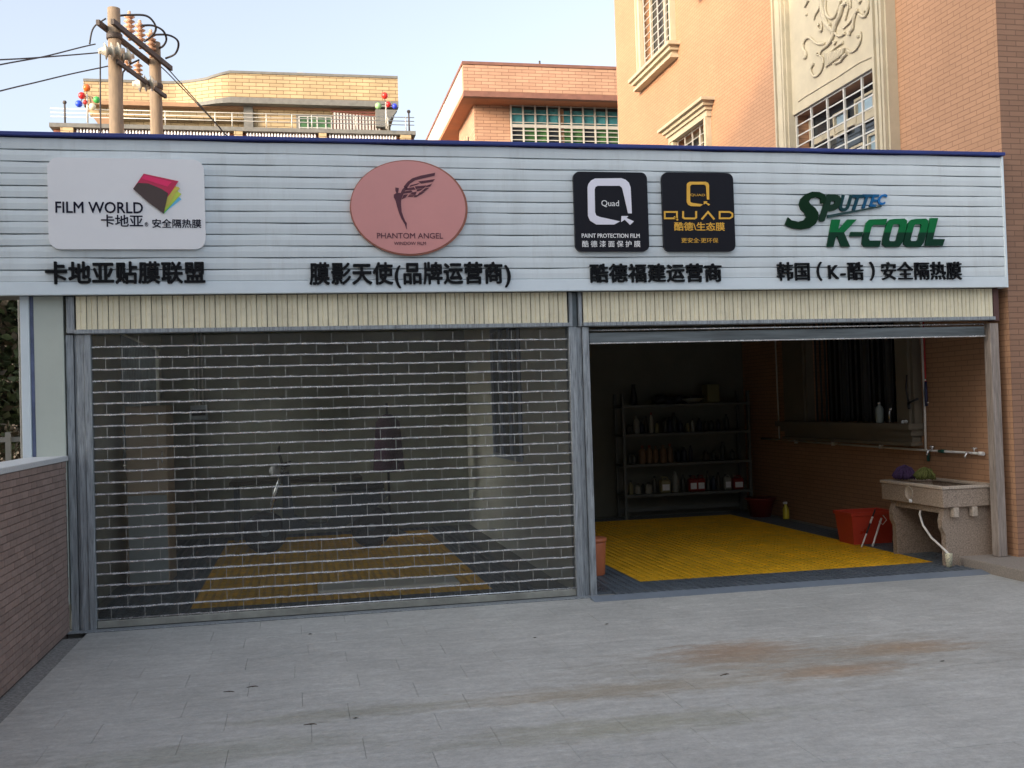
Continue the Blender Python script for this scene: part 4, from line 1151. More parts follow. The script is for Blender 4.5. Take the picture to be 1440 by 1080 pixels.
# bucket behind the middle column
e = empty('bucket', (2.735, 1.0, 0.008), 'terracotta coloured plastic bucket with lid behind the middle column', 'bucket')
MB().lathe([(0.118,0.0),(0.122,0.01),(0.138,0.30),(0.138,0.315),(0.128,0.315)], (2.735,1.0,0.008), n=28).build('body', M['orange_plastic'], e)
MB().lathe([(0.146,0.318),(0.148,0.345),(0.140,0.355),(0.02,0.357)], (2.735,1.0,0.008), n=28).build('lid', M['orange_plastic'], e)
MB().tube([(2.735+0.148*math.cos(a), 1.0+0.02-0.165*math.sin(a)*0.3, 0.32-0.10*math.sin(a)) for a in [math.pi*i/10 for i in range(11)]], 0.004, 6).build('handle', M['pvc'], e)

# red bin
bx0, bx1, by0, by1 = 5.93, 6.46, 1.78, 2.16
e = empty('plastic_bin', ((bx0+bx1)/2, (by0+by1)/2, 0.008), 'bright red rectangular plastic bin on the floor beside the sink', 'bin')
zb, zt = 0.008, 0.36
def taper(x0,x1,y0,y1,za,zb_,t,mb):
    A = [(x0+t,y0+t,za),(x1-t,y0+t,za),(x1-t,y1-t,za),(x0+t,y1-t,za)]; B = [(x0,y0,zb_),(x1,y0,zb_),(x1,y1,zb_),(x0,y1,zb_)]
    w_ = 0.008
    C_ = [(x0+w_,y0+w_,zb_),(x1-w_,y0+w_,zb_),(x1-w_,y1-w_,zb_),(x0+w_,y1-w_,zb_)]; D = [(x0+t+w_,y0+t+w_,za+0.01),(x1-t-w_,y0+t+w_,za+0.01),(x1-t-w_,y1-t-w_,za+0.01),(x0+t+w_,y1-t-w_,za+0.01)]
    mb.add(A+B+C_+D, [(3,2,1,0),(0,1,5,4),(1,2,6,5),(2,3,7,6),(3,0,4,7),(4,5,9,8),(5,6,10,9),(6,7,11,10),(7,4,8,11),(8,9,13,12),(9,10,14,13),(10,11,15,14),(11,8,12,15),(12,13,14,15)])
    return mb
taper(bx0,bx1,by0,by1,zb,zt,0.035,MB()).build('body', M['red_plastic'], e)
rm = MB()
rm.bbox(bx0-0.012,bx1+0.012,by0-0.012,by0-0.001,zt-0.035,zt+0.004,0.003); rm.bbox(bx0-0.012,bx0-0.001,by0,by1,zt-0.035,zt+0.004,0.003); rm.bbox(bx0-0.012,bx1+0.012,by1+0.001,by1+0.012,zt-0.035,zt+0.004,0.003); rm.bbox(bx1+0.001,bx1+0.012,by0,by1,zt-0.035,zt+0.004,0.003)
rm.build('rim', M['red_plastic'], e)
# litter tongs leaning on it
e = empty('litter_tongs', (6.0,1.5,0.008), 'pair of litter tongs with pale handles leaning against the red bin', 'tongs')
ga = Vector((5.93,1.60,0.012)); gb = Vector((6.17,1.70,0.40))
MB().tube([ga, ga.lerp(gb,0.35)], 0.009, 8).build('handle', M['pvc'], e)
MB().tube([ga.lerp(gb,0.36), ga.lerp(gb,0.62)], 0.010, 8).build('grip', M['black_plastic'], e)
MB().tube([ga.lerp(gb,0.63), ga.lerp(gb,0.80)], 0.011, 8).build('tube', M['pvc'], e)
MB().tube([ga.lerp(gb,0.81), gb], 0.009, 8).build('jaw', M['black_plastic'], e)
gc = Vector((6.06,1.60,0.012)); gd = Vector((6.24,1.70,0.30))
MB().tube([gc, gd], 0.011, 8).build('handle', M['pvc'], e)
MB().tube([gd+Vector((-0.03,0,-0.03)), gd+Vector((0.0,-0.02,-0.07)), gd+Vector((0.05,-0.02,-0.02)), gd+Vector((0.02,0,0.03))], 0.005, 6).build('trigger', M['pvc'], e)
# far dark red tub and yellow spray bottle
e = empty('wash_tub', (6.27, 4.9, 0.008), 'dark red tub in the back corner near the shelf rack', 'tub')
MB().lathe([(0.14,0),(0.19,0.24),(0.20,0.25),(0.18,0.25),(0.13,0.02)], (6.30,4.9,0.008), n=20).build('body', mat('dark_red_plastic', (0.13,0.02,0.015), 0.5), e)
MB().lathe([(0.202,0.235),(0.215,0.245),(0.215,0.262),(0.2,0.262)], (6.30,4.9,0.008), n=20).build('rim', mat('dark_red_rim', (0.13,0.02,0.015), 0.5), e)
e = empty('spray_bottle', (6.46, 4.45, 0.008), 'yellow spray bottle standing on the floor by the right wall', 'bottle')
MB().lathe([(0.04,0),(0.042,0.02),(0.042,0.13),(0.018,0.18),(0.018,0.20)], (6.46,4.45,0.008), n=14).build('body', mat('bright_yellow', (0.62,0.50,0.04), 0.4), e)
MB().bbox(6.425,6.48,4.435,4.465,0.209,0.24,0.004).build('trigger', M['white_paint'], e)

# granite sink
sk = empty('stone_sink', (6.24, 0.62, 0.0), 'speckled stone laundry sink on two slab legs by the right wall', 'sink')
x0, x1, y0, y1 = 5.955, 6.565, 0.14, 1.20
zt, zb = 0.765, 0.565
mb = MB(); w_ = 0.045
mb.bbox(x0, x0+w_, y0, y1, zb, zt-0.03, 0.004); mb.bbox(x1-w_, x1, y0, y1, zb, zt-0.03, 0.004)
mb.bbox(x0+w_, x1-w_, y0, y0+w_, zb, zt-0.03, 0.004); mb.bbox(x0+w_, x1-w_, y1-w_, y1, zb, zt-0.03, 0.004)
mb.box(x0+w_, x1-w_, y0+w_, y1-w_, zb, zb+0.03)
mb.build('basin', M['granite'], sk)
rm = MB(); o_ = 0.012
rm.bbox(x0-o_, x0+w_+0.02, y0-o_, y1+o_, zt-0.029, zt, 0.005); rm.bbox(x1-w_-0.02, x1, y0-o_, y1+o_, zt-0.029, zt, 0.005)
rm.bbox(x0+w_+0.021, x1-w_-0.021, y0-o_, y0+w_+0.02, zt-0.029, zt, 0.005); rm.bbox(x0+w_+0.021, x1-w_-0.021, y1-w_-0.02, y1+o_, zt-0.029, zt, 0.005)
rm.build('rim', M['granite_lt'], sk)
wb = MB()
for i in range(12):   # washboard
    yy = y0+0.11+i*0.03
    wb.tube([(x0+0.10,yy,zt-0.06-i*0.004),(x1-0.10,yy,zt-0.06-i*0.004)], 0.012, 6)
wb.build('washboard', M['granite_lt'], sk)
def leg(ya, yb):
    pr = [(0,0),(0.0,0.30),(-0.03,0.36),(-0.035,0.44),(-0.01,0.52),(-0.01,0.563),(0.50,0.563),(0.50,0)]
    P_ = [(x0+0.055+a, ya, 0.0+b) for a, b in pr]
    return MB().prism(P_, (0, yb-ya, 0)).build('leg', M['granite'], sk)
leg(0.20, 0.27); leg(1.04, 1.11)
MB().bbox(x0+0.05, x0+0.10, 0.272, 1.038, 0.50, 0.562, 0.003).build('apron', M['granite'], sk)
MB().lathe([(0.072,0),(0.072,-0.006),(0.060,-0.006),(0.056,-0.001),(0.0,-0.001)], (x0-0.001, 0.70, 0.665), axis=0, n=28).build('emblem', M['granite_lt'], sk)
MB().lathe([(0.018,0),(0.018,-0.02),(0.0,-0.022)], (x0-0.002, 0.66, 0.59), axis=0, n=12).build('overflow_cap', M['white_paint'], sk)
for xx in (6.06, 6.26):
    MB().bbox(xx, xx+0.055, y0-0.01, y0+0.055, 0.47, 0.562, 0.004).build('bracket', M['granite_lt'], sk)
MB().tube([(6.05,0.62,0.56),(6.0,0.60,0.46),(5.98,0.52,0.36),(5.99,0.40,0.25),(6.01,0.26,0.17),(6.0,0.16,0.13)], 0.011, 8).build('drain_hose', M['pvc'], sk)
e = empty('drain_cup', (5.985, 0.13, 0.0), 'small pale perforated cup catching the drain hose under the sink', 'cup')
MB().lathe([(0.026,0.0),(0.034,0.12),(0.036,0.125),(0.030,0.12),(0.024,0.01)], (5.985,0.13,0.008), n=16).build('cup_body', mat('speckled_cup', (0.62,0.58,0.42), 0.6, var=0.7, vscale=90), e)
# mops on the sink rim
def mop(cx, cy, cz, m_, label, r=0.085):
    e = empty('mop_head', (cx, cy, cz), label, 'mop')
    mb = MB()
    for i in range(130):
        a = random.uniform(0, 2*math.pi); q = random.uniform(0.3, 1.15)
        ex = r*q*math.cos(a); ey = r*q*math.sin(a)
        hgt = r*random.uniform(1.2,1.8)
        mb.tube([(cx+ex*0.15, cy+ey*0.15, cz+hgt), (cx+ex*0.75, cy+ey*0.75, cz+hgt*0.85), (cx+ex*1.15+random.uniform(-.02,.02), cy+ey*1.15+random.uniform(-.02,.02), cz+hgt*random.uniform(0.25,0.6)), (cx+ex*1.1+random.uniform(-.025,.025), cy+ey*1.1, cz+random.uniform(0.008,0.03))], [0.006,0.008,0.008,0.006], 5)
    mb.build('strands', m_, e)
    return e
mop(6.12, 1.02, 0.767, mat('purple_yarn', (0.05,0.025,0.07), 0.9, var=0.5, vscale=60), 'dark purple mop head sitting on the sink rim')
mop(6.25, 0.86, 0.767, mat('olive_yarn', (0.11,0.12,0.03), 0.9, var=0.5, vscale=60), 'olive green mop head beside the purple one on the sink', 0.075)

# water pipes on the right wall
WX = 6.565
pp = empty('water_pipe', (WX, 2, 1.04), 'white water pipe running along the right wall with taps above the sink', 'pipe')
MB().tube([(WX,0.42,1.045),(WX,1.30,1.045),(WX,5.35,1.075)], 0.013, 8).build('pipe_run', M['pvc'], pp)
MB().tube([(WX,1.32,1.05),(WX+0.004,1.31,1.6),(WX,1.315,2.9)], 0.013, 8).build('riser', M['pvc'], pp)
MB().tube([(WX,4.78,1.07),(WX,4.80,2.9)], 0.011, 8).build('riser', M['pvc'], pp)
grn = mat('green_tape', (0.01,0.06,0.045), 0.5)
MB().tube([(WX,0.98,1.045),(WX,1.08,1.045)], 0.020, 8).build('fitting', grn, pp)
MB().tube([(WX,1.28,1.02),(WX,1.28,0.93)], 0.016, 8).build('fitting', grn, pp)
MB().lathe([(0.02,0),(0.026,0.012),(0.02,0.024)], (WX,1.20,1.075), n=12).tube([(WX,1.20,1.04),(WX,1.20,1.09)], 0.009, 8).tube([(WX,1.20,1.06),(WX-0.05,1.20,1.05),(WX-0.07,1.20,1.0)],0.011,8).build('tap', M['alu'], pp)
MB().tube([(WX,0.55,1.04),(WX-0.05,0.55,1.05),(WX-0.075,0.55,1.0)], 0.012, 8).tube([(WX,0.50,1.045),(WX,0.50,1.095)], 0.008, 8).tube([(WX,0.46,1.095),(WX,0.54,1.095)], 0.007, 6).build('tap', M['alu'], pp)
MB().tube([(WX,0.36,1.045),(WX,0.43,1.045)], 0.020, 10).build('end_cap', M['white_paint'], pp)
for yy in (2.2, 3.3, 4.3): MB().bbox(WX-0.018, WX+0.03, yy-0.012, yy+0.012, 1.035, 1.085, 0.003).build('clip', M['pvc'], pp)
# red hose with gun
hs = empty('wash_hose', (6.54, 1.24, 1.7), 'red hose with dark spray gun hanging beside the upright pipe', 'hose')
MB().tube([(6.55,1.25,2.9),(6.545,1.24,2.2),(6.54,1.235,1.78)], 0.010, 8).build('hose', mat('red_hose', (0.30,0.02,0.02), 0.5), hs)
MB().tube([(6.54,1.235,1.78),(6.535,1.23,1.66),(6.53,1.22,1.52)], [0.014,0.019,0.016], 8).build('gun_body', mat('navy_plastic', (0.015,0.02,0.06), 0.4), hs)
MB().tube([(6.53,1.22,1.56),(6.52,1.16,1.555)], 0.008, 6).build('nozzle', M['alu'], hs)
MB().lathe([(0.012,0),(0.012,0.02)], (6.54,1.235,1.79), n=10).build('ferrule', M['alu'], hs)
wr = empty('spray_lance', (6.54, 1.36, 1.6), 'black spray lance hanging on the window edge beside the red hose', 'lance')
MB().tube([(6.44,1.42,1.86),(6.43,1.43,1.72),(6.44,1.41,1.56)], 0.010, 8).tube([(6.44,1.41,1.56),(6.42,1.37,1.50)], 0.016, 8).build('lance_tube', M['black_plastic'], wr)
MB().tube([(6.44,1.41,1.56),(6.44,1.30,1.585),(6.46,1.26,1.60)], 0.012, 8).build('handle', M['black_plastic'], wr)
b_ = bottle(6.46, 2.02, 1.336, 0.045, 0.24, mat('clear_grey', (0.20,0.23,0.22), 0.2), M['alu'], 'clear bottle with bright cap standing on the inner window sill')
del b_['group']
gl = MB().tube([(6.46,1.82,1.336),(6.46,1.82,1.45),(6.46,1.80,1.49)], 0.01, 8).ball((6.46,1.79,1.49), 0.018, 8)
tag(gl.build('tap_stub', M['alu']), 'small metal tap fixed at the inner window near the bottle', 'tap')
# rag at the sill corner
rg = MB().ball((6.48,1.52,1.355), 0.03, 10, 0, (1,1.4,0.7)).ball((6.46,1.56,1.35),0.022,8)
tag(rg.build('rag', M['white_paint']), 'small white rag at the corner of the inner window sill', 'rag')

# ------------------------------------------------------------------ things behind the grille
# window in the partition wall
pw_ = empty('inner_window', (2.35, 3.0, 1.1), 'blue-grey framed window in the partition wall behind the grille', 'window')
X2 = 2.351
MB().box(X2-0.012, X2-0.001, 2.2, 3.8, 1.10, 2.55).build('pane', mat('blue_grey_glass', (0.05,0.07,0.10), 0.15, rvar=0), pw_)
fr = MB()
for yy in (2.2, 2.72, 3.24, 3.76): fr.box(X2-0.035, X2-0.013, yy, yy+0.05, 1.10, 2.55)
fr.box(X2-0.034, X2-0.013, 2.2, 3.81, 1.05, 1.10); fr.box(X2-0.034, X2-0.013, 2.2, 3.81, 2.55, 2.6)
fr.build('frame', mat('blue_grey_frame', (0.30,0.34,0.42), 0.4), pw_)
cb = empty('tall_cabinet', (-1.46, 2.3, 0), 'tall beige cabinet standing behind the left end of the grille', 'cabinet')
MB().bbox(-1.665, -1.28, 2.02, 2.6, 0.01, 1.77, 0.005).build('body', M['cabinet'], cb)
MB().bbox(-1.655, -1.29, 2.003, 2.019, 0.90, 1.76, 0.003).build('door', M['cabinet'], cb)
MB().bbox(-1.655, -1.29, 2.003, 2.019, 0.03, 0.89, 0.003).build('door', M['grey_cabinet'], cb)
MB().bbox(-1.33, -1.315, 1.985, 2.002, 1.2, 1.32, 0.003).build('handle', M['alu'], cb)
sb = empty('switch_box', (-1.28, 5.95, 1.7), 'small grey switch box on the back wall with pipes above it', 'switch box')
MB().bbox(-1.43, -1.21, 5.90, 5.998, 1.60, 1.80, 0.006).build('box', mat('switch_grey', (0.30,0.34,0.38), 0.5), sb)
MB().bbox(-1.41, -1.23, 5.892, 5.899, 1.66, 1.74, 0.002).build('window', M['black_plastic'], sb)
for xx in (-1.37, -1.32, -1.27): MB().tube([(xx,5.97,1.80),(xx,5.97,2.9)], 0.012, 6).build('conduit', M['pvc'], sb)
MB().tube([(-1.40,5.97,1.60),(-1.40,5.97,0.1)], 0.014, 6).build('conduit', M['pvc'], sb)
# motor scooter
sc_ = empty('motor_scooter', (0.2, 3.9, 0), 'dark motor scooter parked inside behind the closed grille', 'scooter')
bp_ = M['black_plastic']; dk = mat('dark_blue_panel', (0.03,0.04,0.05), 0.35)
for xx in (-0.62, 0.62):
    w_ = MB().lathe([(0.16,-0.05),(0.235,-0.045),(0.25,0),(0.235,0.045),(0.16,0.05),(0.16,-0.05)], (0.2+xx,3.9,0.26), axis=1, n=24).build('wheel', bp_, sc_)
    MB().lathe([(0.02,-0.055),(0.15,-0.03),(0.15,0.03),(0.02,0.055)], (0.2+xx,3.9,0.26), axis=1, n=18).build('rim', M['dark_steel'], w_)
pr = [(-0.42,0.30),(-0.40,0.95),(-0.33,0.98),(-0.28,0.45),(-0.10,0.34),(0.10,0.34),(0.18,0.62),(0.75,0.72),(0.85,0.66),(0.62,0.45),(0.30,0.30)]
MB().prism([(0.2+a,3.78,b) for a,b in pr], (0,0.24,0)).build('body', dk, sc_)
MB().bbox(0.36,0.98,3.77,4.03,0.70,0.80,0.03).build('seat', bp_, sc_)
MB().tube([(-0.42,3.9,0.26),(-0.30,3.9,0.7),(-0.18,3.9,1.02)], 0.03, 8).build('fork', M['alu'], sc_)
MB().tube([(-0.12,3.55,1.06),(-0.2,3.7,1.04),(-0.2,4.1,1.04),(-0.12,4.25,1.06)], 0.018, 8).build('handlebar', bp_, sc_)
for yy in (3.62, 4.18):
    MB().tube([(-0.2,yy,1.04),(-0.24,yy,1.2)], 0.006, 6).ball((-0.24,yy,1.23), 0.05, 10, 0, (0.3,1.2,0.8)).build('mirror', bp_, sc_)
MB().ball((-0.30,3.9,0.98), 0.09, 12, 0, (0.7,1,0.8)).build('headlight', mat('headlight', (0.5,0.5,0.5), 0.2), sc_)
# purple coat on a stand
e = empty('coat_stand', (1.15, 5.2, 0), 'dark stand with a purple coat hanging behind the grille', 'coat stand')
MB().tube([(1.15,5.2,0.03),(1.15,5.2,1.75)], 0.018, 8).build('pole', bp_, e)
MB().lathe([(0.22,0.0),(0.2,0.02),(0.03,0.04)], (1.15,5.2,0.007), n=16).build('base', bp_, e)
MB().lathe([(0.05,1.6),(0.16,1.5),(0.18,1.2),(0.21,0.85),(0.19,0.84),(0.02,1.4)], (1.15,5.1,0), n=14).build('coat', mat('purple_cloth', (0.06,0.02,0.05), 0.9, var=0.3), e)
# workbench in dark back
wbn = empty('workbench', (0.1, 5.4, 0), 'dark low workbench along the back wall behind the scooter', 'workbench')
MB().bbox(-0.9,0.8,5.15,5.75,0.74,0.79,0.005).build('top', mat('dark_wood', (0.05,0.04,0.03), 0.7), wbn)
for xx in (-0.85, 0.72):
    for yy in (5.2, 5.66): MB().box(xx,xx+0.05,yy,yy+0.05,0.007,0.74).build('leg', M['dark_steel'], wbn)

# ------------------------------------------------------------------ utility poles
H1 = 8.8
p1 = at(160, 12, 2, H1); p2 = at(217.5, 60, 2, H1)
pg = empty('utility_poles', (p1.x, p1.y, 0), 'pair of tan concrete utility poles joined by a cross arm with insulators', 'utility poles')
MB().tube([(p1.x,p1.y,-0.08),(p1.x,p1.y,H1)], [0.17,0.105], 16).build('pole', M['wood_pole'], pg)
MB().tube([(p2.x,p2.y,-0.08),(p2.x,p2.y,H1)], [0.17,0.105], 16).build('pole', M['wood_pole'], pg)
ax = (p2-p1).normalized(); hz = Vector((ax.x, ax.y, 0)).normalized(); nrm = Vector((hz.y, -hz.x, 0))
def beam(a, b, w_, h_, name, m_):
    a = Vector(a); b = Vector(b); d = (b-a).normalized(); s_ = d.cross(Vector((0,0,1))).normalized()*w_/2; u = s_.cross(d).normalized()*h_/2
    vs = [a-s_-u,a+s_-u,a+s_+u,a-s_+u,b-s_-u,b+s_-u,b+s_+u,b-s_+u]
    return MB().add(vs, [(0,3,2,1),(4,5,6,7),(0,1,5,4),(1,2,6,5),(2,3,7,6),(3,0,4,7)]).build(name, m_, pg)
sp_ = (p2-p1).length
zA = H1-0.36
for s_ in (-0.13, 0.13):
    beam(p1-hz*0.35+nrm*s_+Vector((0,0,zA-H1)), p2+hz*0.45+nrm*s_+Vector((0,0,zA-H1)), 0.06, 0.09, 'cross_arm', M['iron'])
beam(p1-hz*0.2+nrm*0.13+Vector((0,0,-1.0)), p2+hz*0.15+nrm*0.13+Vector((0,0,-1.0)), 0.05, 0.07, 'cross_arm', M['iron'])
beam(p1+nrm*0.12+Vector((0,0,-3.9)), p1+nrm*0.12+hz*1.6+Vector((0,0,-4.35)), 0.05, 0.07, 'brace', M['iron'])
for k, pz in ((p1,-0.5),(p1,-3.95),(p2,-0.85)):
    MB().lathe([(0.128,-0.05),(0.135,-0.04),(0.135,0.04),(0.128,0.05)], (k.x,k.y,H1+pz), n=16).build('clamp', M['iron'], pg)
def insul(p, d, n_, r, m_, ln=0.07):
    d = Vector(d).normalized(); mb = MB(); p = Vector(p)
    for i in range(n_):
        a = p + d*(i*ln)
        mb.tube([a, a+d*ln*0.45, a+d*ln*0.5, a+d*ln], [r*0.45, r, r*0.5, r*0.4], 12)
    mb.tube([p-d*0.05, p+d*(n_*ln+0.05)], r*0.3, 8)
    return mb.build('insulator', m_, pg)
Aloc = lambda t, dz=0.0, dn=0.0: p1 + hz*sp_*t + nrm*dn + Vector((0,0,zA-H1+dz))
tops = []
for t in (0.36, 0.62, 0.90):
    insul(Aloc(t, 0.07), (0,0,1), 5, 0.10, M['porcelain'], 0.085); tops.append(Aloc(t, 0.52))
for t in (0.30, 0.55):
    insul(Aloc(t, -0.30), (0,0,-1), 3, 0.085, M['porcelain'], 0.08)
L_ = Vector((-1,-0.28,-0.16)).normalized()
for q in (Aloc(-0.10,-0.45,0.2), Aloc(0.12,-0.42,0.2), Aloc(0.68,-0.6,0.2)):
    insul(q, L_, 3, 0.15, M['glass_insul'], 0.11)
def cable(pts, r=0.012, name='cable', par=pg):
    P_ = [Vector(p) for p in pts]; Q = []
    for i in range(len(P_)-1):
        a0 = P_[max(i-1,0)]; a1 = P_[i]; a2 = P_[i+1]; a3 = P_[min(i+2,len(P_)-1)]
        for k in range(5):
            t = k/5; Q.append(0.5*((2*a1)+(-a0+a2)*t+(2*a0-5*a1+4*a2-a3)*t*t+(-a0+3*a1-3*a2+a3)*t**3))
    Q.append(P_[-1])
    return MB().tube(Q, r, 6).build(name, M['cable'], par)
def pxl(pts, t):   # loops drawn in the plane of the arm
    out = []
    for (x, y) in pts:
        d = CR*((x-720)/F)+CU*((540-y)/F)+CF
        q = Aloc(t); k = (q-CP).dot(nrm)/d.dot(nrm)
        out.append(CP+d*k)
    return out
dpt = lambda x, y, dep: CP + (CR*((x-720)/F)+CU*((540-y)/F)+CF)*dep
dA = (p1-CP).dot(CF); dB = (p2-CP).dot(CF)
def dl(pts, a, b): 
    n_ = len(pts); return [dpt(x, y, a+(b-a)*i/(n_-1)) for i, (x, y) in enumerate(pts)]
cable(dl([(168,22),(184,21),(205,22),(216,31),(219,42),(212,52),(203,58)], dA+0.3, dA+0.9), 0.02, 'jumper_cable')
cable(dl([(199,36),(215,36),(229,43),(234,55),(230,64),(224,68)], dA+0.7, dB), 0.02, 'jumper_cable')
cable(dl([(214,49),(235,49),(248,55),(251,64),(246,76),(233,82)], dA+1.1, dB), 0.02, 'jumper_cable')
cable(dl([(149,26),(135,35),(129,45),(126,62)], dA, dA), 0.016, 'jumper_cable')
cable(dl([(196,84),(182,91),(175,99),(172,112),(172,190)], dA+0.6, dA+0.3), 0.016, 'jumper_cable')
cable(dl([(141,72),(141,120),(141.5,190)], dA-0.1, dA-0.1), 0.014, 'jumper_cable')
# the wires are strung far off to the left
def wire(pts, label, dep):
    n_ = len(pts)
    o = cable([dpt(x, y, d_) for (x, y), d_ in zip(pts, dep)], 0.011, 'power_line', None)
    tag(o, label, 'power line', 'power lines leaving the pole pair')
wire([(134,62),(112,67),(60,80),(0,91),(-160,124)], 'black power line sloping down left from the upper insulators of the poles', [dA-0.3,dA-0.8,dA-2,dA-3.2,dA-6])
wire([(148,73),(128,75),(60,80.5),(0,84),(-160,90)], 'nearly level black power line crossing just under the uppermost one', [dA,dA-0.5,dA-2,dA-3.2,dA-6])
wire([(152,93),(100,104),(50,116),(0,128),(-160,170)], 'lowest black power line at the far left of the sky', [dA+0.2,dA-1,dA-2,dA-3.2,dA-6])
wire([(224,84),(232,93),(240,101)], 'thick clamp end of the stay wire at the second pole', [dB,dB+0.2,dB+0.4])
wire([(240,101),(270,135),(318,190),(360,240)], 'thin stay wire running down right from the second pole', [dB+0.4,dB+1,dB+2,dB+3])
wire([(214,84),(232,99),(262,130),(300,170),(330,205)], 'second thin stay wire running down right beside the first', [dB,dB+0.5,dB+1,dB+2,dB+3])

# ------------------------------------------------------------------ yellow house far behind
YH = 42.0
def yp(x, y, Y=YH): return at(x, y, 1, Y)
yh = empty('yellow_house', (-2, YH+5, 0), 'far yellow brick house with curved parapet and roof terrace behind the poles', 'house')
# main parapet: left low part, curved rise, right part
def band(pts_top, pts_bot, Y, depth, m_, name):
    a = [yp(x, y, Y) for x, y in pts_top]; b = [yp(x, y, Y) for x, y in pts_bot]
    loop = a + b[::-1]
    return MB().prism(loop, (0, depth, 0)).build(name, m_, yh)
zL, zR, zb1 = 17.33, 17.72, 16.28
def xw(px, Y=YH): return yp(px, 150, Y).x
XA, XB_, XC, XD = xw(118), xw(290), xw(326), xw(557.5)
# curved wall segment bulging towards the viewer
segs = [(XA, YH), (xw(235), YH)]
for i in range(1, 9):
    t = i/8; segs.append((xw(235)+(XC-xw(235))*t, YH-1.0*math.sin(t*math.pi/2)**2))
segs += [(XC+0.001, YH-1.0)]
segs += [(XD, YH-1.0)]
def swept(segs, zt_f, zb_f, th, name, m_):
    mb = MB(); n_ = len(segs)
    vs = []
    for (x, y) in segs:
        vs += [(x, y, zb_f(x)), (x, y, zt_f(x)), (x, y+th, zt_f(x)), (x, y+th, zb_f(x))]
    fs = []
    for i in range(n_-1):
        a, b = 4*i, 4*i+4
        for k in range(4): fs.append((a+k, b+k, b+(k+1) % 4, a+(k+1) % 4))
    fs.append((0,1,2,3)); fs.append([4*(n_-1)+k for k in range(4)])
    return mb.add(vs, fs).build(name, m_, yh)
def ztop(x):
    t = max(0, min(1, (x-XB_*1.0)/(XC-XB_))); return 17.30+0.28*t
def zbot(x):
    t = max(0, min(1, (x-XB_*1.0)/(XC-XB_))); return 16.32+0.14*t
swept(segs, ztop, zbot, 0.35, 'parapet', YB_FRONT)
sg2 = [(x, y-0.04) for x, y in segs]
swept(sg2, lambda x: ztop(x)+0.12, lambda x: ztop(x)+0.001, 0.5, 'coping', M['trim_grey'])
swept(sg2, lambda x: zbot(x)-0.001, lambda x: zbot(x)-0.17-0.10*max(0,min(1,(x-XB_)/(XC-XB_))), 0.5, 'lower_trim', M['trim_grey'])
# slab behind trim, walls below
MB().box(XA+0.1, XD-0.1, YH-0.5, YH+9, 16.10, 16.29).build('roof_slab', M['soffit'], yh)
MB().box(XA+1.2, xw(342), YH+0.6, YH+0.9, 15.2, 16.09).build('recess_wall', YB_FRONT, yh)
MB().box(XA+0.25, xw(342), YH+0.0, YH+0.3, 15.72, 16.10).build('beam', YB_FRONT, yh)
MB().box(xw(343), xw(356), YH-0.55, YH+0.3, 14.8, 16.18).build('pillar', M['trim_grey'], yh)
MB().box(xw(356.5), XD-0.35, YH-0.35, YH+0.1, 14.8, 16.18).build('wall', YB_FRONT, yh)
MB().box(XA+0.6, XD-0.4, YH+1.0, YH+9, 0, 16.0).build('house_body', YB_FRONT, yh)
# angled brackets at the ends
for (xa, sgn) in ((XA, 1), (XD, -1)):
    MB().prism([(xa+0.05*sgn, YH+0.02-(1 if sgn<0 else 0), 16.08), (xa+0.7*sgn, YH+0.02-(1 if sgn<0 else 0), 15.25), (xa+1.1*sgn, YH+0.02-(1 if sgn<0 else 0), 15.25), (xa+1.1*sgn, YH+0.02-(1 if sgn<0 else 0), 16.08)], (0,0.5,0)).build('bracket', M['soffit'] if sgn>0 else M['trim_grey'], yh)
# window and striped curtain
wn = MB().box(xw(416), xw(468), YH-0.42, YH-0.36, 14.85, 15.88).build('window', M['trim_grey'], yh)
MB().box(xw(420), xw(466), YH-0.45, YH-0.43, 14.85, 15.78).build('pane', M['green_glass'], wn)
fb = MB()
for px in (420, 432, 445, 457, 465): fb.box(xw(px)-0.03, xw(px)+0.03, YH-0.49, YH-0.46, 14.85, 15.80)
for z in (15.0, 15.25, 15.5, 15.78): fb.box(xw(420), xw(466), YH-0.485, YH-0.465, z-0.02, z+0.02)
fb.build('bars', M['bar'], wn)
cu = MB().box(xw(464), xw(534), YH-0.75, YH-0.72, 15.95, 16.02)
cu.build('awning_rail', mat('maroon_trim', (0.12,0.04,0.03), 0.7), yh)
for i in range(15):
    xa = xw(468+i*4.4)
    MB().box(xa, xa+0.085, YH-0.74, YH-0.70, 14.85, 15.94-0.012*i).build('curtain_slat', M['bar'] if i % 1 == 0 else M['iron'], yh)
MB().box(xw(467), xw(534), YH-0.69, YH-0.66, 14.85, 15.94).build('curtain_back', mat('maroon_curtain', (0.14,0.05,0.035), 0.8), yh)
# terrace slab, piers and baluster row
TX0, TX1 = xw(84)-0.05, xw(577)
MB().box(TX0, TX1, YH-2.0, YH+1.2, 14.62, 14.80).build('terrace_slab', M['trim_grey'], yh)
for i, (pa, pb) in enumerate(((84,102),(328,340),(447,458),(562,577))):
    MB().box(xw(pa,YH-2), xw(pb,YH-2), YH-1.98, YH-1.5, 13.9, 14.61).build('pier', YB_FRONT, yh)
MB().box(TX0+0.1, TX1-0.1, YH-1.6, YH-1.4, 12, 14.61).build('dark_recess', mat('brown_recess', (0.20,0.09,0.06), 0.9, var=0.3), yh)
mb = MB()
for i in range(110):
    xx = TX0+0.6+i*(TX1-TX0-1.0)/110
    if any(xw(a,YH-2)-0.1 < xx < xw(b,YH-2)+0.1 for a, b in ((84,102),(328,340),(447,458),(562,577))): continue
    mb.lathe([(0.03,0),(0.055,0.12),(0.025,0.3),(0.05,0.5),(0.03,0.6)], (xx, YH-1.85, 13.98), n=6)
o = mb.build('baluster', M['white_paint'], yh); o['kind'] = 'stuff'
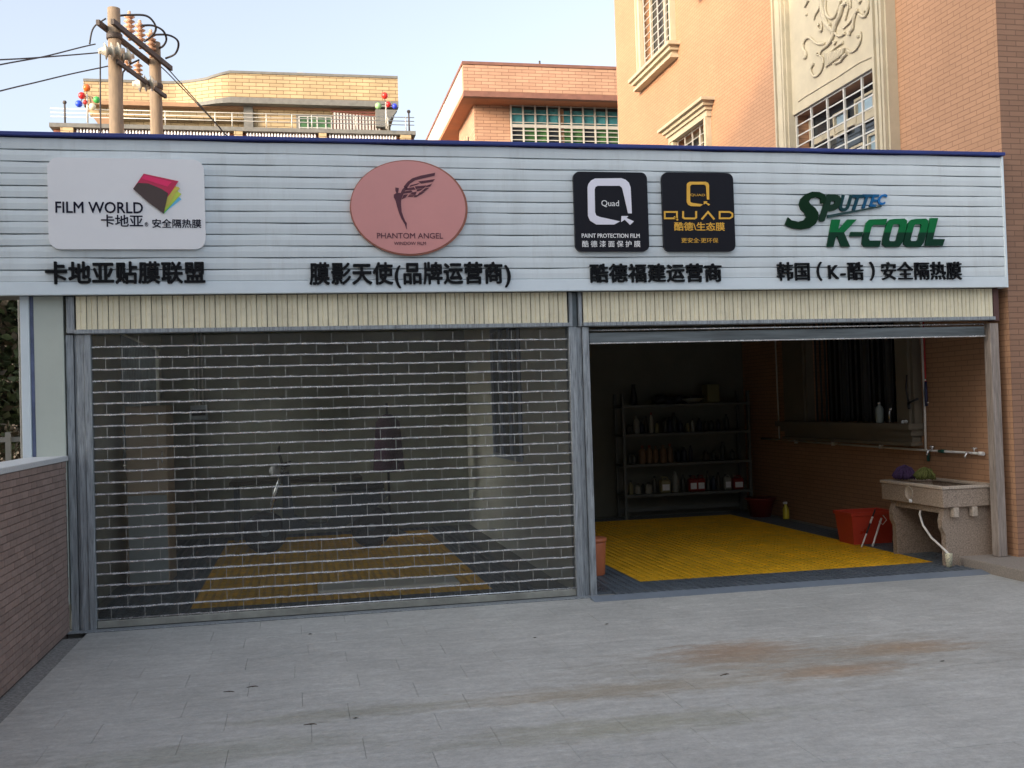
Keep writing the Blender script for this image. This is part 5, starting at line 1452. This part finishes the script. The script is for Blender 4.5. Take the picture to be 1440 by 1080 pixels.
# railing
rl = empty('terrace_railing', ((TX0+TX1)/2, YH-1.9, 14.8), 'thin pale metal railing along the roof terrace of the yellow house', 'railing')
for z in (15.10, 15.28, 15.46):
    MB().tube([(TX0+0.05,YH-1.9,z),(TX1-0.05,YH-1.9,z)], 0.022, 6).build('rail', M['bar'], rl)
for px in (91, 123, 160, 213, 232, 302, 326, 374, 410, 438, 500, 545, 570, 575):
    xx = xw(px, YH-1.9); MB().tube([(xx,YH-1.9,14.80),(xx,YH-1.9,15.46)], 0.028, 6).build('post', M['bar'], rl)
for px in (91, 574.5):
    xx = xw(px, YH-1.9); MB().tube([(xx,YH-1.9,14.8),(xx,YH-1.9,15.68)], 0.04, 8).ball((xx,YH-1.9,15.74), 0.09, 8).build('finial', M['iron'], rl)
# roof vent
rv = empty('roof_tank', (xw(424), YH+4, 17.4), 'round pale tank showing above the parapet of the yellow house', 'tank')
q = yp(423, 112, YH+4)
MB().lathe([(0.62,-2.0),(0.62,0.0),(0.66,0.02),(0.66,0.07),(0.60,0.12),(0.3,0.30),(0.12,0.33)], (q.x, YH+4, q.z), n=24).build('body', M['bar'], rv)
# clusters of globe lamps
def globes(base, lst, label):
    b = yp(base[0], base[1], YH-2.2)
    e = empty('globe_lamp', (b.x, YH-2.2, 14.8), label, 'lamp', 'globe lamps at the terrace ends')
    c0 = yp(lst[0][0], lst[0][1]+9, YH-2.2)
    MB().tube([(b.x,YH-2.2,14.8),(b.x,YH-2.2,c0.z)], 0.04, 8).build('pole', M['bar'], e)
    for (x, y, r, c) in lst:
        g_ = yp(x, y, YH-2.2)
        MB().tube([(b.x,YH-2.2,c0.z-0.1),((b.x+g_.x)/2, YH-2.2, c0.z-0.12),(g_.x,YH-2.2,g_.z-0.1)], 0.02, 6).build('arm', M['iron'], e)
        MB().ball((g_.x,YH-2.2,g_.z), r, 14).build('globe', mat('globe_colour', c, 0.3, var=0.05), e)
globes((123,160), [(122,123.5,0.16,(0.75,0.12,0.02)),(115,134.5,0.155,(0.5,0.02,0.02)),(111,146,0.155,(0.02,0.06,0.55)),(120,144,0.11,(0.4,0.03,0.03)),(136,140.5,0.155,(0.05,0.30,0.07)),(130,150,0.155,(0.62,0.58,0.42))], 'globe lamp with orange, red, blue, green balls at the left terrace end')
globes((543,160), [(541,134.5,0.155,(0.60,0.03,0.02)),(546,147,0.14,(0.5,0.02,0.02)),(555,149.5,0.13,(0.03,0.05,0.50)),(532,149,0.16,(0.22,0.40,0.18))], 'globe lamp with red, blue and green balls at the right terrace end')

# ------------------------------------------------------------------ peach house in the middle
ph = empty('peach_house', (11, 28, 0), 'peach tiled house with deep overhanging parapet and a wide teal window', 'house')
QY = 22.0
f0 = at(651, 90, 1, QY); 
X0 = f0.x; ZT, ZBt = 12.0, 11.19
X1 = 13.5
MB().box(X0, X1, QY, QY+0.25, ZBt, ZT).build('parapet_front', BB_FRONT, ph)
MB().box(X0, X0+0.25, QY+0.251, QY+9.6, ZBt, ZT).build('parapet_side', PALE_SIDE, ph)
MB().box(X0-0.03, X1, QY-0.03, QY+0.3, ZT+0.001, ZT+0.09).box(X0-0.03, X0+0.3, QY+0.301, QY+9.6, ZT+0.001, ZT+0.09).build('coping', M['trim_red'], ph)
MB().box(X0-0.01, X1, QY-0.02, QY+0.2, ZBt-0.16, ZBt-0.001).build('lower_trim', M['trim_red'], ph)
MB().box(X0+0.002, X1, QY+0.201, QY+9.6, ZBt-0.12, ZBt-0.002).build('soffit', mat('red_soffit', (0.30,0.12,0.06), 0.8), ph)
wx = at(666, 137, 1, QY+1.0).x
MB().box(wx, X1, QY+1.0, QY+1.2, 0, ZBt-0.122).build('front_wall', BB_FRONT, ph)
MB().box(wx, wx+0.2, QY+1.201, QY+4.1, 0, ZBt-0.122).build('side_wall', BB_SIDE, ph)
MB().box(wx-0.35, wx+1, QY+5.6, QY+9, 0, ZBt-0.122).build('rear_wing', PALE_SIDE, ph)
MB().box(wx+0.21, X1, QY+1.21, QY+9, 0, ZBt-0.2).build('core', M['soffit'], ph)
# side windows
for (ya, yb, zt_) in ((2.1, 2.9, 10.35), (3.5,3.85,9.8)):
    sw_o = MB().box(wx-0.04, wx-0.001, QY+ya, QY+yb, 8.2, zt_).build('side_window', M['dark_frame'], ph)
    fb = MB()
    for k in range(3): fb.box(wx-0.08, wx-0.041, QY+ya+(yb-ya)*k/2.0, QY+ya+(yb-ya)*k/2.0+0.05, 8.2, zt_+0.05)
    fb.build('bars', M['stucco'], sw_o)
# wide barred window
W0 = at(717, 150, 1, QY+1.0).x; W1 = at(900, 150, 1, QY+1.0).x
zt_ = at(717, 150, 1, QY+1.0).z; zm_ = at(717, 178, 1, QY+1.0).z
pane_w = (W1-W0)/11
wo = MB().box(W0, W1, QY+0.96, QY+0.998, 8.4, zt_).build('wide_window', M['dark_frame'], ph)
for i in range(11):
    a = W0+i*pane_w
    if i in (4,): 
        MB().box(a+0.02, a+pane_w*0.4, QY+0.93, QY+0.955, 8.4, zt_-0.05).build('mullion', M['soffit'], wo)
    MB().box(a+0.03, a+pane_w-0.03, QY+0.935, QY+0.95, zm_+0.05, zt_-0.05-(0.05 if i % 3 else 0)).build('pane', M['teal_glass'], wo)
    MB().box(a+0.03, a+pane_w-0.03, QY+0.935, QY+0.95, 8.4, zm_-0.05).build('pane', M['green_glass'] if i % 3 else M['dark_glass'], wo)
fb = MB()
for i in range(12):
    a = W0+i*pane_w
    fb.box(a-0.025, a+0.025, QY+0.86, QY+0.90, 8.4, zt_+0.02)
z = zt_
k = 0
while z > 8.6:
    t = 0.012
    if abs(z-zm_) < 0.08: t = 0.05
    fb.box(W0, W1, QY+0.87, QY+0.89, z-t, z+t); z -= 0.145 if z < zm_+0.1 else 0.26
fb.box(W0, W1, QY+0.868, QY+0.892, zm_-0.05, zm_+0.05)
fb.build('bars', M['bar'], wo)
MB().tube([(at(760,91,1,QY).x, QY+0.1, ZT+0.09),(at(760,91,1,QY).x, QY+0.1, ZT+0.22)], 0.03, 6).build('lightning_rod', M['iron'], ph)

# ------------------------------------------------------------------ left edge: bush, post, small red roofed shed
def leaf_cloud(mb, c, rad, n_, size, mi=(0,)):
    for _ in range(n_):
        while True:
            v = Vector((random.uniform(-1,1), random.uniform(-1,1), random.uniform(-1,1)))
            if v.length < 1: break
        p = Vector((c[0]+v.x*rad[0], c[1]+v.y*rad[1], c[2]+v.z*rad[2]))
        a = Vector((random.gauss(0,1), random.gauss(0,1), random.gauss(0,1))).normalized(); b = a.cross(Vector((random.gauss(0,1), random.gauss(0,1), random.gauss(0,1)))).normalized()
        s_ = size*random.uniform(0.6,1.4)
        mb.add([p-a*s_, p+b*s_*0.45, p+a*s_, p-b*s_*0.45], [(0,1,2,3)], random.choice(mi))
tr = empty('leafy_tree', (-4.2, 6.0, -0.09), 'dark leafy tree seen past the left end of the garage', 'tree')
cr = MB()
for (dx, dy, z, r) in ((0,0,3.6,1.0),(0.3,0.3,2.8,1.0),(-0.5,0.4,3.0,1.1),(0.1,-0.3,2.1,0.8),(-1.1,0,3.0,1.0),(0.5,0,3.3,0.8),(-0.4,-0.2,1.9,0.9),(0.4,0.1,1.7,0.6)):
    leaf_cloud(cr, (-4.2+dx, 6.0+dy, z), (r,r,r*0.8), 1100, 0.085, (0,0,0,1))
cr.build('crown', [M['leaf'], M['leaf2']], tr, recalc=False)
MB().tube([(-4.2,6,-0.09),(-4.17,6,1.2),(-4.22,6.02,2.4),(-4.3,6,3.4)], [0.09,0.075,0.06,0.03], 10).build('trunk', M['bark'], tr)
for (a, b) in (((-4.19,6,1.3),(-3.7,6.1,2.6)),((-4.2,6,1.8),(-4.8,5.9,3.0)),((-4.18,6,1.0),(-3.85,5.9,1.9))):
    MB().tube([a, (Vector(a)+Vector(b))/2+Vector((0,0,0.15)), b], [0.045,0.035,0.015], 8).build('branch', M['bark'], tr)
sb2 = empty('leafy_shrub', (-3.6, 3.6, -0.09), 'dry brownish shrub below the dark tree at the left edge', 'shrub')
cr = MB()
leaf_cloud(cr, (-3.65, 3.6, 1.35), (0.7,0.6,0.45), 1300, 0.045, (1,0,1,1)); leaf_cloud(cr, (-3.2, 3.7, 0.7), (0.8,0.6,0.6), 900, 0.05, (1,0))
cr.build('foliage', [M['leaf'], M['leaf2']], sb2, recalc=False)
MB().tube([(-3.55,3.6,-0.09),(-3.5,3.6,1.3)], [0.05,0.03], 8).build('stem', M['bark'], sb2)
o = MB().bbox(-2.62,-2.44,2.0,2.18,-0.09,3.6,0.01).build('concrete_post', M['concrete'])
tag(o, 'square grey concrete post just left of the garage end', 'post')
shd = empty('small_house', (-8.5, 16, 0), 'small house with red roof edge glimpsed past the left end of the garage', 'house')
MB().box(-12.5,-4.6,14,20,-0.09,4.2).build('wall', mat('pale_house_wall', (0.16,0.14,0.12), 0.8, var=0.1), shd)
MB().box(-12.9,-4.2,13.6,20.4,4.2,5.2).build('roof', mat('red_roof', (0.42,0.15,0.11), 0.8, var=0.2, vscale=3), shd)
w2 = MB().box(-7.2,-6.2,13.93,13.999,2.2,3.6).build('window', M['dark_frame'], shd)
MB().box(-7.1,-6.3,13.9,13.929,2.3,3.5).build('pane', M['pale_glass'], w2)
# rail beyond the wall
fe = empty('low_railing', (-3.2, 2.6, 0), 'dull grey low railing behind the brick wall at the left edge', 'railing')
for z in (0.95, 1.2, 1.45): MB().box(-6, -2.25, 2.6, 2.63, z, z+0.05).build('rail', M['concrete'], fe)
for x in (-2.3,-2.9,-3.5,-4.1,-4.7,-5.3): MB().box(x, x+0.05, 2.57, 2.599, -0.09, 1.55).build('post', M['concrete'], fe)

# ------------------------------------------------------------------ neighbouring block across the yard, out of the picture: it throws the shade over yard, garage and lower wall
nb = empty('neighbour_block', (-15, -16, 0), 'plain plastered neighbouring block across the yard behind the camera', 'building')
MB().box(-38,-8.2,-30,-6.0,-0.09,12.36).build('wall', mat('neighbour_plaster', (0.34,0.33,0.31), 0.85, var=0.1), nb)
for fl in range(3):
    for k in range(6):
        yy = -28+k*3.6
        w3 = MB().box(-8.199,-8.15,yy,yy+1.5,1.2+fl*3.8,2.9+fl*3.8).build('window', M['stucco'], nb)
        MB().box(-8.149,-8.14,yy+0.1,yy+1.4,1.3+fl*3.8,2.8+fl*3.8).build('pane', M['dark_glass'], w3)

ro = empty('added_opposite_row', (10, -28, 0), 'unseen long low row of plain houses added behind the camera to shape reflections and fill light', 'building')  # unseen row added to darken pane reflections, cut sky light and bounce some back
MB().box(-6,60,-40,-21,-0.09,7.0).build('wall', mat('added_row_plaster', (0.50,0.47,0.42), 0.85, var=0.1), ro)
for fl in range(2):
    for k in range(16):
        xx = -4+k*4
        w3 = MB().box(xx,xx+1.7,-20.999,-20.94,1.0+fl*3,2.5+fl*3).build('window', M['stucco'], ro)
        MB().box(xx+0.1,xx+1.6,-20.939,-20.93,1.1+fl*3,2.4+fl*3).build('pane', M['dark_glass'], w3)

# ------------------------------------------------------------------ litter on the driveway
for i, (px, py, k, lb) in enumerate([(355,966,'t','small dark twig on the driveway below the left half of the grille'),(322,973,'t','short dark twig lying left of the other one on the driveway'),
        (436,892,'l','tiny dark leaf on the driveway close below the grille'),(436,1019,'t','small brownish twig farther down the middle left of the driveway'),
        (752,897,'l','tiny dark leaf on the driveway in front of the middle column'),(853,878,'l','tiny dark leaf right of the middle column on the driveway'),
        (1019,949,'t','little twig at the left edge of the rusty stain'),(500,1010,'l','dry leaf flake on the driveway left of the middle bottom'),(1325,930,'l','pale leaf flake right of the rusty stain')]):
    p = at(px, py, 2, -0.011)
    if k == 't':
        a = random.uniform(-0.5,0.5); d = Vector((math.cos(a), math.sin(a), 0))
        o = MB().tube([p-d*0.035, p+Vector((0,0.004,0.003)), p+d*0.02+Vector((0,0.006,0.002)), p+d*0.035], [0.002,0.003,0.003,0.0015], 6).tube([p, p+Vector((0.012,-0.01,0.006))], 0.0015, 5).build('twig', M['bark'])
        tag(o, lb, 'twig')
    else:
        o = MB().add([p+Vector((-0.018,0,0.003)), p+Vector((0,-0.012,0.009)), p+Vector((0.02,0,0.004)), p+Vector((0,0.012,0.002)), p+Vector((0,0,0.001))], [(0,1,4),(1,2,4),(2,3,4),(3,0,4)]).build('dry_leaf', M['bark'])
        tag(o, lb, 'leaf')
